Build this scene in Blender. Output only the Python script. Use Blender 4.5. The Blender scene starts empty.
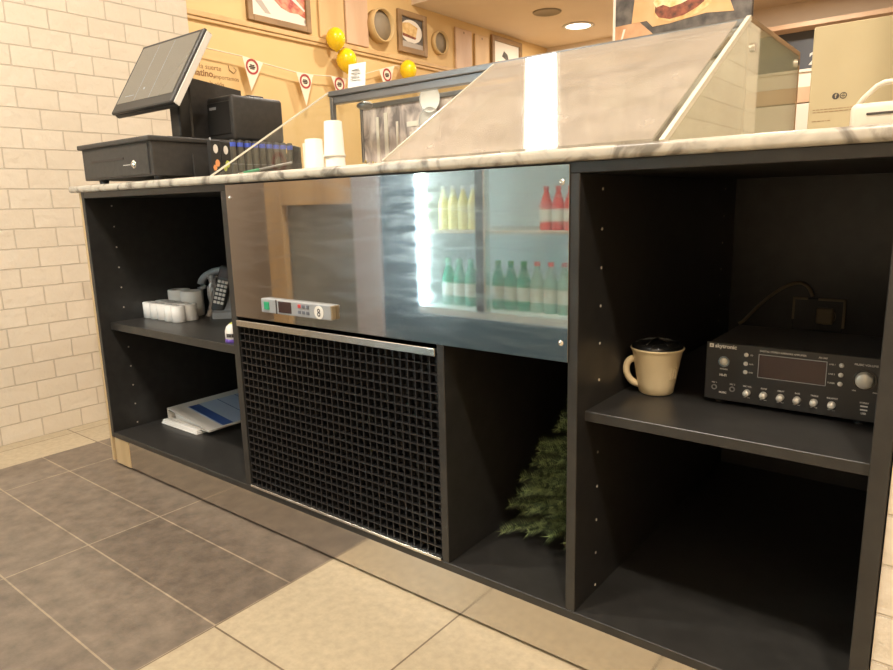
import bpy, bmesh, math, random
from mathutils import Vector, Matrix
random.seed(7)
S = bpy.context.scene
COL = S.collection
PI = math.pi
rad = math.radians

# ---------------------------------------------------------------- materials
def mat(name, col, rough=.5, metal=0., spec=.5, emit=None, estr=0., coat=0.):
    m = bpy.data.materials.new(name); m.use_nodes = True
    b = m.node_tree.nodes['Principled BSDF']
    b.inputs['Base Color'].default_value = (*col, 1)
    b.inputs['Roughness'].default_value = rough
    b.inputs['Metallic'].default_value = metal
    b.inputs['Specular IOR Level'].default_value = spec
    b.inputs['Coat Weight'].default_value = coat
    if emit:
        b.inputs['Emission Color'].default_value = (*emit, 1)
        b.inputs['Emission Strength'].default_value = estr
    return m
def nodes(m): return m.node_tree.nodes, m.node_tree.links, m.node_tree.nodes['Principled BSDF']
def noise_var(m, c1, c2, scale=6., detail=6., lo=.35, hi=.65, stretch=(1, 1, 1), bump=0., bscale=None):
    n, l, b = nodes(m)
    tc = n.new('ShaderNodeTexCoord'); mp = n.new('ShaderNodeMapping'); mp.inputs['Scale'].default_value = stretch
    l.new(tc.outputs['Object'], mp.inputs['Vector'])
    t = n.new('ShaderNodeTexNoise'); t.inputs['Scale'].default_value = scale; t.inputs['Detail'].default_value = detail
    l.new(mp.outputs['Vector'], t.inputs['Vector'])
    r = n.new('ShaderNodeValToRGB'); r.color_ramp.elements[0].position = lo; r.color_ramp.elements[1].position = hi
    r.color_ramp.elements[0].color = (*c1, 1); r.color_ramp.elements[1].color = (*c2, 1)
    l.new(t.outputs['Fac'], r.inputs['Fac']); l.new(r.outputs['Color'], b.inputs['Base Color'])
    if bump:
        t2 = n.new('ShaderNodeTexNoise'); t2.inputs['Scale'].default_value = bscale or scale * 4; t2.inputs['Detail'].default_value = 5
        l.new(mp.outputs['Vector'], t2.inputs['Vector'])
        bp = n.new('ShaderNodeBump'); bp.inputs['Strength'].default_value = bump; bp.inputs['Distance'].default_value = .01
        l.new(t2.outputs['Fac'], bp.inputs['Height']); l.new(bp.outputs['Normal'], b.inputs['Normal'])
    return m

M = {}
M['black'] = noise_var(mat('black_melamine', (.02, .019, .018), .36), (.023, .0218, .020), (.031, .0295, .027), 30, 4, bump=.02, bscale=300)
M['hole'] = mat('peg_hole', (.55, .5, .42), .6)
M['wood'] = noise_var(mat('pale_wood', (.55, .4, .22), .5), (.5, .35, .18), (.66, .49, .28), 9, 6, stretch=(1, 1, .12))
M['doorwood'] = noise_var(mat('door_wood', (.5, .32, .14), .5), (.5, .33, .16), (.66, .46, .24), 7, 6, stretch=(1, 1, .15))
M['chrome'] = mat('chrome', (.8, .78, .74), .14, 1)
M['alu'] = mat('aluminium', (.33, .33, .33), .38, 1)
M['alu_light'] = mat('bright_aluminium', (.75, .74, .7), .25, 1)
M['greypl'] = mat('grey_plastic', (.42, .44, .46), .4)
M['lightgrey'] = mat('light_grey_plastic', (.3, .31, .32), .42)
M['stickgrey'] = mat('brown_grey_barrel', (.1, .09, .07), .4)
M['slategrey'] = mat('slate_buttons', (.12, .13, .16), .4)
M['silver'] = mat('silver_paint', (.62, .58, .5), .35, .3)
M['blackpl'] = mat('black_plastic', (.022, .021, .02), .4)
M['darkpl'] = noise_var(mat('dark_powder_coat', (.035, .033, .031), .45), (.032, .03, .028), (.042, .039, .036), 60, 3, bump=.04, bscale=500)
M['gloss'] = mat('gloss_black', (.012, .012, .012), .12)
M['white'] = mat('white_plastic', (.7, .67, .62), .4)
M['paper'] = mat('white_paper', (.82, .8, .76), .7)
M['cup'] = mat('cup_paper', (.72, .68, .6), .55)
M['blue'] = mat('blue_plastic', (.06, .1, .5), .35)
M['violet'] = mat('violet_plastic', (.16, .11, .45), .35)
M['navy'] = mat('navy_print', (.04, .09, .28), .4)
M['paleblue'] = mat('pale_blue_print', (.42, .52, .68), .4)
M['red'] = mat('red_print', (.55, .05, .045), .5)
M['darkred'] = mat('dark_red_print', (.38, .05, .05), .55)
M['green'] = mat('green_plastic', (.02, .3, .14), .35)
M['yellow'] = mat('yellow_balloon', (.86, .6, .01), .22, coat=.4)
M['purple'] = mat('purple_print', (.15, .08, .4), .4)
M['orange'] = mat('orange_print', (.75, .32, .12), .5)
M['lime'] = mat('lime_print', (.5, .55, .1), .5)
M['ink'] = mat('dark_ink', (.05, .04, .035), .6)
M['wallink'] = mat('brown_wall_lettering', (.26, .13, .045), .7)
M['whiteink'] = mat('white_ink', (.72, .7, .66), .6)
M['cream'] = noise_var(mat('cream_card', (.68, .54, .3), .6), (.43, .35, .2), (.46, .375, .22), 4, 3)
M['creamwhite'] = mat('cream_white_plastic', (.66, .59, .48), .4)
M['mug'] = noise_var(mat('cream_stoneware', (.72, .56, .3), .28), (.74, .6, .36), (.82, .68, .43), 12, 5)
M['penn'] = mat('cream_pennant', (.85, .74, .58), .7)
M['frame'] = noise_var(mat('brown_frame_wood', (.26, .16, .07), .5), (.23, .14, .06), (.34, .21, .1), 10, 5, stretch=(1, .3, 1))
M['board'] = noise_var(mat('tan_board', (.6, .4, .18), .55), (.56, .36, .16), (.68, .46, .22), 5, 6, stretch=(1, 1, .2))
M['pinkboard'] = noise_var(mat('pinkish_board', (.6, .4, .26), .55), (.56, .36, .22), (.66, .46, .3), 5, 6, stretch=(1, 1, .2))
M['ringwood'] = mat('sieve_wood', (.55, .38, .17), .55)
M['mesh'] = mat('sieve_mesh', (.27, .22, .15), .7)
M['photo_white'] = mat('photo_white', (.8, .74, .64), .5)
M['shade'] = mat('photo_grey', (.45, .4, .34), .5)
M['ham'] = noise_var(mat('ham_red', (.6, .1, .05), .45), (.42, .05, .03), (.75, .3, .16), 22, 6)
M['bread'] = noise_var(mat('bread_tan', (.7, .45, .18), .5), (.6, .36, .12), (.8, .58, .28), 25, 5)
M['darkphoto'] = noise_var(mat('photo_dark', (.09, .085, .075), .5), (.05, .045, .04), (.16, .14, .12), 14, 6)
M['burgerpaper'] = noise_var(mat('kraft_paper_photo', (.78, .45, .18), .45), (.62, .36, .15), (.74, .47, .23), 5, 5)
M['meat'] = noise_var(mat('burger_meat', (.26, .09, .04), .5), (.10, .035, .02), (.34, .10, .05), 30, 6)
M['cheese'] = noise_var(mat('burger_cheese', (.85, .66, .3), .5), (.75, .5, .18), (.92, .78, .48), 25, 5)
M['skin'] = noise_var(mat('photo_skin', (.6, .33, .18), .5), (.5, .26, .12), (.72, .44, .25), 6, 4)
M['signdark'] = mat('slate_sign', (.07, .075, .085), .5)
M['taupe'] = mat('taupe_paint', (.42, .34, .27), .7)
M['doorgrey'] = noise_var(mat('grey_green_door', (.2, .21, .19), .5), (.17, .18, .165), (.25, .255, .23), 3, 5)
M['teal_dark'] = mat('dark_blue_grey', (.05, .11, .17), .35)
M['trimgrey'] = mat('fridge_grey', (.42, .4, .43), .4)
M['fridgewhite'] = mat('fridge_white', (.7, .78, .8), .5)
M['led'] = mat('led_tube', (1, 1, 1), .4, emit=(.72, .9, 1.), estr=60.)
M['lamp'] = mat('lamp_diffuser', (1, 1, 1), .4, emit=(1., .9, .74), estr=9.)
M['tubelamp'] = mat('linear_diffuser', (1, 1, 1), .4, emit=(1., .95, .86), estr=34.)
M['lcd'] = mat('lcd', (.05, .03, .03), .15)
M['wire'] = mat('white_cord', (.75, .66, .5), .6)
M['cable'] = mat('brown_cable', (.22, .17, .10), .5)
M['gold'] = noise_var(mat('straw_gold', (.45, .33, .1), .5), (.28, .18, .05), (.62, .5, .2), 60, 4)
M['needle'] = noise_var(mat('fir_needles', (.06, .1, .03), .6), (.025, .05, .018), (.33, .41, .18), 90, 5, .42, .6)
M['trunk'] = mat('brown_stem', (.07, .05, .03), .8)
M['grille'] = mat('grille_plastic', (.016, .0155, .016), .28)
M['ceil'] = noise_var(mat('ceiling_paint', (.7, .58, .44), .8), (.69, .57, .43), (.72, .6, .46), 2, 3)
M['cream_wall'] = noise_var(mat('cream_wall_paint', (.74, .66, .54), .7), (.72, .64, .52), (.76, .68, .56), 1.5, 3)
M['beige'] = noise_var(mat('beige_wall_paint', (.75, .53, .25), .7), (.68, .47, .21), (.73, .52, .25), 1.2, 3)
M['capred'] = mat('red_cap', (.6, .04, .04), .4)
M['capgreen'] = mat('green_cap', (.02, .3, .12), .4)
M['label_w'] = mat('bottle_label', (.7, .75, .72), .5)

def bottle_mat(name, col, rough=.15):
    m = mat(name, col, rough); n, l, b = nodes(m)
    b.inputs['Transmission Weight'].default_value = .55; b.inputs['IOR'].default_value = 1.2
    return m
M['b_green'] = bottle_mat('green_bottle', (.02, .5, .3))
M['b_clear'] = bottle_mat('pale_bottle', (.55, .8, .7))
M['b_juice'] = mat('juice_bottle', (.75, .7, .3), .3)
M['b_cola'] = mat('red_bottle', (.7, .05, .05), .3)

# marble worktop
def marble():
    m = mat('grey_veined_marble', (.7, .66, .58), .25); n, l, b = nodes(m)
    tc = n.new('ShaderNodeTexCoord')
    t1 = n.new('ShaderNodeTexNoise'); t1.inputs['Scale'].default_value = 13; t1.inputs['Detail'].default_value = 8; t1.inputs['Distortion'].default_value = 1.6
    l.new(tc.outputs['Object'], t1.inputs['Vector'])
    r = n.new('ShaderNodeValToRGB'); e = r.color_ramp.elements
    e[0].position = .36; e[0].color = (.2, .18, .15, 1); e[1].position = .5; e[1].color = (.48, .44, .37, 1)
    x = e.new(.7); x.color = (.58, .535, .45, 1)
    l.new(t1.outputs['Fac'], r.inputs['Fac']); l.new(r.outputs['Color'], b.inputs['Base Color'])
    return m
M['marble'] = marble()

# brick wall: 147 x 74 mm tiles in running bond
def brick(axis='y', shift=0., zshift=0.):
    m = mat('white_brick_tile', (.8, .72, .6), .55); n, l, b = nodes(m)
    g = n.new('ShaderNodeNewGeometry'); sp = n.new('ShaderNodeSeparateXYZ'); l.new(g.outputs['Position'], sp.inputs[0])
    a1 = n.new('ShaderNodeMath'); a1.inputs[1].default_value = shift; l.new(sp.outputs['Y' if axis == 'y' else 'X'], a1.inputs[0])
    a2 = n.new('ShaderNodeMath'); a2.inputs[1].default_value = zshift; l.new(sp.outputs['Z'], a2.inputs[0])
    cb = n.new('ShaderNodeCombineXYZ'); l.new(a1.outputs[0], cb.inputs[0]); l.new(a2.outputs[0], cb.inputs[1])
    br = n.new('ShaderNodeTexBrick'); l.new(cb.outputs[0], br.inputs['Vector'])
    br.inputs['Scale'].default_value = 1; br.inputs['Brick Width'].default_value = .1475; br.inputs['Row Height'].default_value = .0737
    br.inputs['Mortar Size'].default_value = .0026; br.inputs['Mortar Smooth'].default_value = .35; br.inputs['Bias'].default_value = 0
    br.inputs['Color1'].default_value = (.72, .635, .51, 1); br.inputs['Color2'].default_value = (.755, .67, .545, 1)
    br.inputs['Mortar'].default_value = (.6, .52, .41, 1)
    l.new(br.outputs['Color'], b.inputs['Base Color'])
    ns = n.new('ShaderNodeTexNoise'); ns.inputs['Scale'].default_value = 24; ns.inputs['Detail'].default_value = 5; l.new(g.outputs['Position'], ns.inputs['Vector'])
    mx = n.new('ShaderNodeMath'); mx.operation = 'MULTIPLY_ADD'; mx.inputs[1].default_value = -1.; l.new(br.outputs['Fac'], mx.inputs[0])
    mm = n.new('ShaderNodeMath'); mm.operation = 'MULTIPLY'; mm.inputs[1].default_value = .8; l.new(ns.outputs['Fac'], mm.inputs[0]); l.new(mm.outputs[0], mx.inputs[2])
    bp = n.new('ShaderNodeBump'); bp.inputs['Strength'].default_value = .75; bp.inputs['Distance'].default_value = .008
    l.new(mx.outputs[0], bp.inputs['Height']); l.new(bp.outputs['Normal'], b.inputs['Normal'])
    return m
M['brick'] = brick('y', -.054 + 10 * .1475)
M['brick_x'] = brick('x', .02)

def tiles(name, w, h, sx, sy, c1, c2, grout, mortar, rough=.4, mott=.25, nscale=9., freq=2, off=0.):
    m = mat(name, c1, rough); n, l, b = nodes(m)
    g = n.new('ShaderNodeNewGeometry'); mp = n.new('ShaderNodeMapping'); mp.inputs['Location'].default_value = (sx, sy, 0)
    l.new(g.outputs['Position'], mp.inputs['Vector'])
    br = n.new('ShaderNodeTexBrick'); l.new(mp.outputs['Vector'], br.inputs['Vector']); br.offset = off; br.offset_frequency = freq
    br.inputs['Scale'].default_value = 1; br.inputs['Brick Width'].default_value = w; br.inputs['Row Height'].default_value = h
    br.inputs['Mortar Size'].default_value = mortar; br.inputs['Mortar Smooth'].default_value = .1
    br.inputs['Color1'].default_value = (*c1, 1); br.inputs['Color2'].default_value = (*c2, 1); br.inputs['Mortar'].default_value = (*grout, 1)
    ns = n.new('ShaderNodeTexNoise'); ns.inputs['Scale'].default_value = nscale; ns.inputs['Detail'].default_value = 8; ns.inputs['Roughness'].default_value = .62
    l.new(g.outputs['Position'], ns.inputs['Vector'])
    r = n.new('ShaderNodeValToRGB'); r.color_ramp.elements[0].position = .3; r.color_ramp.elements[1].position = .7
    r.color_ramp.elements[0].color = (1 - mott,) * 3 + (1,); r.color_ramp.elements[1].color = (1 + mott, 1 + mott, 1 + mott * .9, 1)
    l.new(ns.outputs['Fac'], r.inputs['Fac'])
    mx = n.new('ShaderNodeMixRGB'); mx.blend_type = 'MULTIPLY'; mx.inputs[0].default_value = 1
    l.new(br.outputs['Color'], mx.inputs[1]); l.new(r.outputs['Color'], mx.inputs[2]); l.new(mx.outputs[0], b.inputs['Base Color'])
    fine = n.new('ShaderNodeTexNoise'); fine.inputs['Scale'].default_value = 220; fine.inputs['Detail'].default_value = 2; l.new(g.outputs['Position'], fine.inputs['Vector'])
    bp = n.new('ShaderNodeBump'); bp.inputs['Strength'].default_value = .12; bp.inputs['Distance'].default_value = .002
    l.new(fine.outputs['Fac'], bp.inputs['Height']); l.new(bp.outputs['Normal'], b.inputs['Normal'])
    return m
M['tile_dark'] = tiles('dark_slate_tile', .586, .1997, 5.336, 10.112, (.135, .106, .082), (.172, .138, .107), (.30, .24, .17), .0022, .42, .3, 19.)
M['tile_light'] = tiles('light_sand_tile', .3965, .397, 6.0260, 7.079, (.40, .33, .225), (.445, .37, .255), (.15, .11, .07), .0022, .4, .13, 48.)

# brushed steel with scratches
def steel(name, col, rough, scratch, wob, vert=True, br=.05):
    m = mat(name, col, rough, 1.); n, l, b = nodes(m)
    tc = n.new('ShaderNodeTexCoord'); mp = n.new('ShaderNodeMapping'); mp.inputs['Scale'].default_value = (1, 1, .03) if vert else (.03, 1, 1)
    l.new(tc.outputs['Object'], mp.inputs['Vector'])
    t = n.new('ShaderNodeTexNoise'); t.inputs['Scale'].default_value = 260; t.inputs['Detail'].default_value = 3; l.new(mp.outputs['Vector'], t.inputs['Vector'])
    w = n.new('ShaderNodeTexNoise'); w.inputs['Scale'].default_value = 3.5; w.inputs['Detail'].default_value = 1; l.new(tc.outputs['Object'], w.inputs['Vector'])
    # oblique wiping scratches
    m2 = n.new('ShaderNodeMapping'); m2.inputs['Rotation'].default_value = (0, .55, 0); m2.inputs['Scale'].default_value = (.7, 1, 5)
    l.new(tc.outputs['Object'], m2.inputs['Vector'])
    s = n.new('ShaderNodeTexNoise'); s.inputs['Scale'].default_value = 11; s.inputs['Detail'].default_value = 9; s.inputs['Roughness'].default_value = .66; s.inputs['Distortion'].default_value = .9
    l.new(m2.outputs['Vector'], s.inputs['Vector'])
    r = n.new('ShaderNodeMapRange'); r.inputs[1].default_value = .35; r.inputs[2].default_value = .75; r.inputs[3].default_value = rough; r.inputs[4].default_value = rough + scratch
    l.new(s.outputs['Fac'], r.inputs[0]); l.new(r.outputs[0], b.inputs['Roughness'])
    b1 = n.new('ShaderNodeBump'); b1.inputs['Strength'].default_value = br; b1.inputs['Distance'].default_value = .001; l.new(t.outputs['Fac'], b1.inputs['Height'])
    b2 = n.new('ShaderNodeBump'); b2.inputs['Strength'].default_value = wob; b2.inputs['Distance'].default_value = .02; l.new(w.outputs['Fac'], b2.inputs['Height'])
    l.new(b1.outputs['Normal'], b2.inputs['Normal']); l.new(b2.outputs['Normal'], b.inputs['Normal'])
    if vert:                      # wiping marks catch light in a softer lobe
        g2 = n.new('ShaderNodeBsdfGlossy'); g2.inputs[0].default_value = (.6, .6, .6, 1); g2.inputs['Roughness'].default_value = .26
        r2 = n.new('ShaderNodeMapRange'); r2.inputs[1].default_value = .42; r2.inputs[2].default_value = .72; r2.inputs[3].default_value = .14; r2.inputs[4].default_value = .46
        l.new(s.outputs['Fac'], r2.inputs[0])
        ms = n.new('ShaderNodeMixShader'); l.new(r2.outputs[0], ms.inputs[0]); l.new(b.outputs[0], ms.inputs[1]); l.new(g2.outputs[0], ms.inputs[2]); l.new(ms.outputs[0], n['Material Output'].inputs[0])
    return m
M['steel'] = steel('polished_steel_sheet', (.66, .65, .62), .012, .05, .006, br=.0)
M['kick'] = steel('brushed_steel_kick', (.66, .62, .56), .10, .06, .01, False, br=.01)

# glass: clear with a diffuse film; dusty slant, painted reflection on the end pane
def glass(name, dust_sheen, tint, refl=.12, dcol=(.8, .74, .66), grough=.03, streak=False):
    m = bpy.data.materials.new(name); m.use_nodes = True; n = m.node_tree.nodes; l = m.node_tree.links
    n.remove(n['Principled BSDF']); out = n['Material Output']
    tr = n.new('ShaderNodeBsdfTransparent'); tr.inputs[0].default_value = (*tint, 1)
    df = n.new('ShaderNodeBsdfDiffuse'); df.inputs[0].default_value = (*dcol, 1)
    gl = n.new('ShaderNodeBsdfGlossy'); gl.inputs['Roughness'].default_value = grough; gl.inputs[0].default_value = (.95, .95, .95, 1)
    m1 = n.new('ShaderNodeMixShader'); l.new(tr.outputs[0], m1.inputs[1]); l.new(df.outputs[0], m1.inputs[2]); m1.inputs[0].default_value = dust_sheen
    if streak:
        tc = n.new('ShaderNodeTexCoord'); ns = n.new('ShaderNodeTexNoise'); ns.inputs['Scale'].default_value = 9; ns.inputs['Detail'].default_value = 6
        mp = n.new('ShaderNodeMapping'); mp.inputs['Scale'].default_value = (1.5, 1.5, 2.5); l.new(tc.outputs['Object'], mp.inputs[0]); l.new(mp.outputs[0], ns.inputs['Vector'])
        r = n.new('ShaderNodeMapRange'); r.inputs[1].default_value = .3; r.inputs[2].default_value = .75; r.inputs[3].default_value = dust_sheen - .08; r.inputs[4].default_value = dust_sheen + .1
        l.new(ns.outputs['Fac'], r.inputs[0]); l.new(r.outputs[0], m1.inputs[0])
    lw = n.new('ShaderNodeFresnel'); gb = n.new('ShaderNodeNewGeometry'); mr = n.new('ShaderNodeMapRange'); mr.inputs[3].default_value = 1.5; mr.inputs[4].default_value = 1 / 1.5; l.new(gb.outputs['Backfacing'], mr.inputs[0]); l.new(mr.outputs[0], lw.inputs[0])
    ad = n.new('ShaderNodeMath'); ad.operation = 'ADD'; ad.use_clamp = True; ad.inputs[1].default_value = refl; l.new(lw.outputs[0], ad.inputs[0])
    m2 = n.new('ShaderNodeMixShader'); l.new(ad.outputs[0], m2.inputs[0]); l.new(m1.outputs[0], m2.inputs[1]); l.new(gl.outputs[0], m2.inputs[2])
    l.new(m2.outputs[0], out.inputs[0])
    return m
M['glass_dusty'] = glass('dusty_slanted_glass', .33, (.86, .86, .82), .06, (.72, .64, .56), .05, True)
M['glass_clear'] = glass('clear_glass', .025, (.96, .98, .95), .0)
M['glass_end'] = glass('end_glass', .42, (.9, .95, .88), .22, (.78, .76, .56))  # cream diffuse share paints in the reflection of the cream surroundings
M['glass_edge'] = mat('glass_edge', (.72, .68, .56), .2)
M['bag'] = glass('crumpled_plastic_bag', .4, (.85, .85, .86), .1, (.62, .6, .6), .15)

# ---------------------------------------------------------------- mesh builder
class MB:
    def __init__(s): s.bm = bmesh.new(); s.mi = 0
    def _new(s, verts):
        for f in {f for v in verts for f in v.link_faces}: f.material_index = s.mi
    def box(s, x0, x1, y0, y1, z0, z1, bev=0., seg=2, mtx=None):
        r = bmesh.ops.create_cube(s.bm, size=1)['verts']
        for v in r:
            v.co = Vector(((x0 + x1) / 2 + v.co.x * (x1 - x0), (y0 + y1) / 2 + v.co.y * (y1 - y0), (z0 + z1) / 2 + v.co.z * (z1 - z0)))
        if bev:
            e = list({e for v in r for e in v.link_edges})
            g = bmesh.ops.bevel(s.bm, geom=e, offset=bev, segments=seg, affect='EDGES', profile=.5, clamp_overlap=True)
            r = list({v for f in g['faces'] for v in f.verts} | {v for v in r if v.is_valid})
        if mtx is not None:
            for v in r: v.co = mtx @ v.co
        s._new(r); return s
    def cyl(s, p0, p1, r0, r1=None, seg=24, caps=True):
        p0 = Vector(p0); p1 = Vector(p1); r1 = r0 if r1 is None else r1
        d = p1 - p0; q = d.to_track_quat('Z', 'Y').to_matrix().to_4x4()
        m = Matrix.Translation((p0 + p1) / 2) @ q
        r = bmesh.ops.create_cone(s.bm, cap_ends=caps, cap_tris=False, segments=seg, radius1=r0, radius2=r1, depth=d.length, matrix=m)['verts']
        s._new(r); return s
    def lathe(s, prof, c=(0, 0, 0), seg=28, mtx=None, closed=False):
        rings = []; allv = []
        for (r, z) in prof:
            if r < 1e-6: ring = [s.bm.verts.new((c[0], c[1], c[2] + z))]
            else: ring = [s.bm.verts.new((c[0] + r * math.cos(2 * PI * i / seg), c[1] + r * math.sin(2 * PI * i / seg), c[2] + z)) for i in range(seg)]
            rings.append(ring); allv += ring
        for a, b in zip(rings, rings[1:]):
            for i in range(seg):
                j = (i + 1) % seg
                if len(a) == 1 and len(b) == 1: continue
                if len(a) == 1: f = s.bm.faces.new((a[0], b[j], b[i]))
                elif len(b) == 1: f = s.bm.faces.new((a[i], a[j], b[0]))
                else: f = s.bm.faces.new((a[i], a[j], b[j], b[i]))
                f.material_index = s.mi; f.smooth = True
        if mtx is not None:
            for v in allv: v.co = mtx @ v.co
        return s
    def tube(s, pts, r, seg=10, rr=None, up=(0, 0, 1), flat=1.):
        pts = [Vector(p) for p in pts]; rings = []
        up = Vector(up)
        for i, p in enumerate(pts):
            t = (pts[min(i + 1, len(pts) - 1)] - pts[max(i - 1, 0)]).normalized()
            a = t.cross(up)
            if a.length < 1e-3: a = t.cross(Vector((1, 0, 0)))
            a.normalize(); b = t.cross(a)
            q = rr[i] if rr else r
            rings.append([s.bm.verts.new(p + a * q * flat * math.cos(2 * PI * k / seg) + b * q * math.sin(2 * PI * k / seg)) for k in range(seg)])
        for A, B in zip(rings, rings[1:]):
            for k in range(seg):
                f = s.bm.faces.new((A[k], A[(k + 1) % seg], B[(k + 1) % seg], B[k])); f.smooth = True; f.material_index = s.mi
        for A in (rings[0], rings[-1]):
            f = s.bm.faces.new(A); f.material_index = s.mi
        return s
    def prism(s, poly, ext):           # planar polygon (3D points) extruded by a vector
        ext = Vector(ext); a = [s.bm.verts.new(Vector(p)) for p in poly]; b = [s.bm.verts.new(Vector(p) + ext) for p in poly]
        n = len(a); fs = [s.bm.faces.new(a), s.bm.faces.new(b[::-1])]
        for i in range(n): fs.append(s.bm.faces.new((a[i], b[i], b[(i + 1) % n], a[(i + 1) % n])))
        for f in fs: f.material_index = s.mi
        return s
    def sphere(s, c, r, sc=(1, 1, 1), u=24, v=16, mtx=None):
        m = Matrix.Translation(c) @ Matrix.Diagonal((*[r * k for k in sc], 1))
        if mtx is not None: m = mtx @ m
        vs = bmesh.ops.create_uvsphere(s.bm, u_segments=u, v_segments=v, radius=1, matrix=m)['verts']
        for f in {f for q in vs for f in q.link_faces}: f.smooth = True; f.material_index = s.mi
        return s
    def obj(s, name, mats, parent=None, smooth=False):
        bmesh.ops.recalc_face_normals(s.bm, faces=s.bm.faces[:])
        me = bpy.data.meshes.new(name)
        if smooth:
            for f in s.bm.faces: f.smooth = True
        s.bm.to_mesh(me); s.bm.free()
        if smooth: 
            try: me.set_sharp_from_angle(angle=rad(35))
            except Exception: pass
        for m in (mats if isinstance(mats, (list, tuple)) else [mats]): me.materials.append(M[m])
        o = bpy.data.objects.new(name, me); COL.objects.link(o)
        if parent: put(o, parent)
        return o
def world_loc(o):
    v = Vector((0, 0, 0))
    while o: v = v + o.location; o = o.parent
    return v
def put(o, parent):
    """parent a mesh built in world coordinates (thing roots carry no rotation while building)"""
    o.data.transform(Matrix.Translation(-world_loc(parent)))
    o.parent = parent
def thing(name, label, cat, loc=(0, 0, 0), group=None):
    o = bpy.data.objects.new(name, None); COL.objects.link(o); o.location = loc; o.empty_display_size = .05
    o['label'] = label; o['category'] = cat
    if group: o['group'] = group
    return o
def tag(o, label, cat, group=None, kind=None):
    o['label'] = label; o['category'] = cat
    if group: o['group'] = group
    if kind: o['kind'] = kind
    return o
def struct(o): o['kind'] = 'structure'; return o
def kids(o): return [c for c in COL.objects if c.parent == o]
def dup(o, loc, label=None, rz=0.):
    r = o.copy(); COL.objects.link(r); r.location = loc; r.rotation_euler = (0, 0, rz)
    if label: r['label'] = label
    for c in kids(o):
        k = c.copy(); COL.objects.link(k); k.parent = r
        for g in kids(c):
            h = g.copy(); COL.objects.link(h); h.parent = k
    return r
def text(name, body, size, mtx, m, parent=None, depth=.0004, bold=False, align='CENTER', shear=0.):
    cu = bpy.data.curves.new(name, 'FONT'); cu.body = body; cu.size = size; cu.extrude = depth; cu.align_x = align; cu.align_y = 'CENTER'
    cu.resolution_u = 3; cu.shear = shear
    if bold: cu.offset = size * .025
    t = bpy.data.objects.new(name, cu); COL.objects.link(t)
    bpy.context.view_layer.update()
    me = bpy.data.meshes.new_from_object(t.evaluated_get(bpy.context.evaluated_depsgraph_get()))
    COL.objects.unlink(t); bpy.data.objects.remove(t)
    me.transform(mtx); me.name = name; me.materials.clear(); me.materials.append(M[m])
    o = bpy.data.objects.new(name, me); COL.objects.link(o)
    if parent: put(o, parent)
    return o
def facing(x, y, z, kind='-y'):
    """frame for lettering lying on a surface that faces -Y or +X"""
    R = Matrix.Rotation(PI / 2, 4, 'X') if kind == '-y' else Matrix.Rotation(PI / 2, 4, 'Z') @ Matrix.Rotation(PI / 2, 4, 'X')
    return Matrix.Translation((x, y, z)) @ R
def disc(mb, c, r, kind='-y', th=.001, seg=24, sx=1.):
    d = Vector((0, -th, 0)) if kind == '-y' else Vector((th, 0, 0))
    u = Vector((1, 0, 0)) if kind == '-y' else Vector((0, 1, 0))
    c = Vector(c)
    mb.prism([c + u * r * sx * math.cos(2 * PI * i / seg) + Vector((0, 0, r * math.sin(2 * PI * i / seg))) for i in range(seg)], d)
def ringflat(mb, c, r0, r1, kind='-y', th=.001, seg=28, sx=1.):
    d = Vector((0, -th, 0)) if kind == '-y' else Vector((th, 0, 0)); u = Vector((1, 0, 0)) if kind == '-y' else Vector((0, 1, 0)); c = Vector(c)
    for i in range(seg):
        P = []
        for a, r in ((i, r0), (i, r1), (i + 1, r1), (i + 1, r0)):
            t = 2 * PI * a / seg; P.append(c + u * r * sx * math.cos(t) + Vector((0, 0, r * math.sin(t))))
        mb.prism(P, d)

# ---------------------------------------------------------------- camera
f = 669.4088; pitch, roll, yaw = -.195667, .025489, .670112
cp = Vector((2.30137, -1.01421, .87))
Rm = Matrix.Rotation(yaw, 3, 'Z') @ Matrix.Rotation(pitch, 3, 'X') @ Matrix.Rotation(roll, 3, 'Y')
cd = bpy.data.cameras.new('camera'); cam = bpy.data.objects.new('camera', cd); COL.objects.link(cam)
rt, fw, up = (Rm @ Vector(v) for v in ((1, 0, 0), (0, 1, 0), (0, 0, 1)))
mw = Matrix((rt, up, -fw)).transposed().to_4x4(); mw.translation = cp; cam.matrix_world = mw
cd.sensor_width = 36; cd.sensor_fit = 'HORIZONTAL'; cd.lens = f / 893 * 36; cd.clip_start = .02
S.camera = cam

# ---------------------------------------------------------------- room shell
XW, YB, YR, XR = -2.0, 6.5, -2.5, 5.2
b = MB()
b.mi = 1; b.box(XW - .2, -.285, YR - .2, YB + .2, -.05, 0); b.mi = 0; b.box(-.285, 1.11, YR - .2, .5, -.05, 0); b.mi = 1; b.box(1.11, XR + .2, YR - .2, .5, -.05, 0)
b.mi = 1; b.box(-.285, XR + .2, .5, YB + .2, -.05, 0)
struct(b.obj('floor', ['tile_dark', 'tile_light']))
struct(MB().box(XW - .2, -.543, -.75, .79, 0, 3.0).obj('wall_left', 'brick'))
struct(MB().box(XW - .2, XW, .79, YB + .2, 0, 3.0).obj('wall_far_left', 'beige'))
struct(MB().box(XW, XR, YB, YB + .2, 0, 3.0).obj('wall_back', 'ceil'))
struct(MB().box(XR, XR + .2, YR, YB + .2, 0, 3.0).obj('wall_right', 'beige'))
struct(MB().box(XW - .2, XR + .2, YR - .2, YR, 0, 3.0).obj('wall_rear', 'taupe'))
struct(MB().box(XW - .2, XW, YR, -.75, 0, 3.0).obj('wall_rear_left', 'taupe'))
b = MB(); b.box(XW - .2, XR + .2, YR - .2, YB + .2, 3.0, 3.1); b.box(XW, XR, 4.02, YB, 2.655, 3.0)
struct(b.obj('ceiling', 'ceil'))
struct(MB().box(2.2435, 3.2, .004, 1.9, 0, 3.0).obj('wall_pillar', 'brick_x'))
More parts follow.
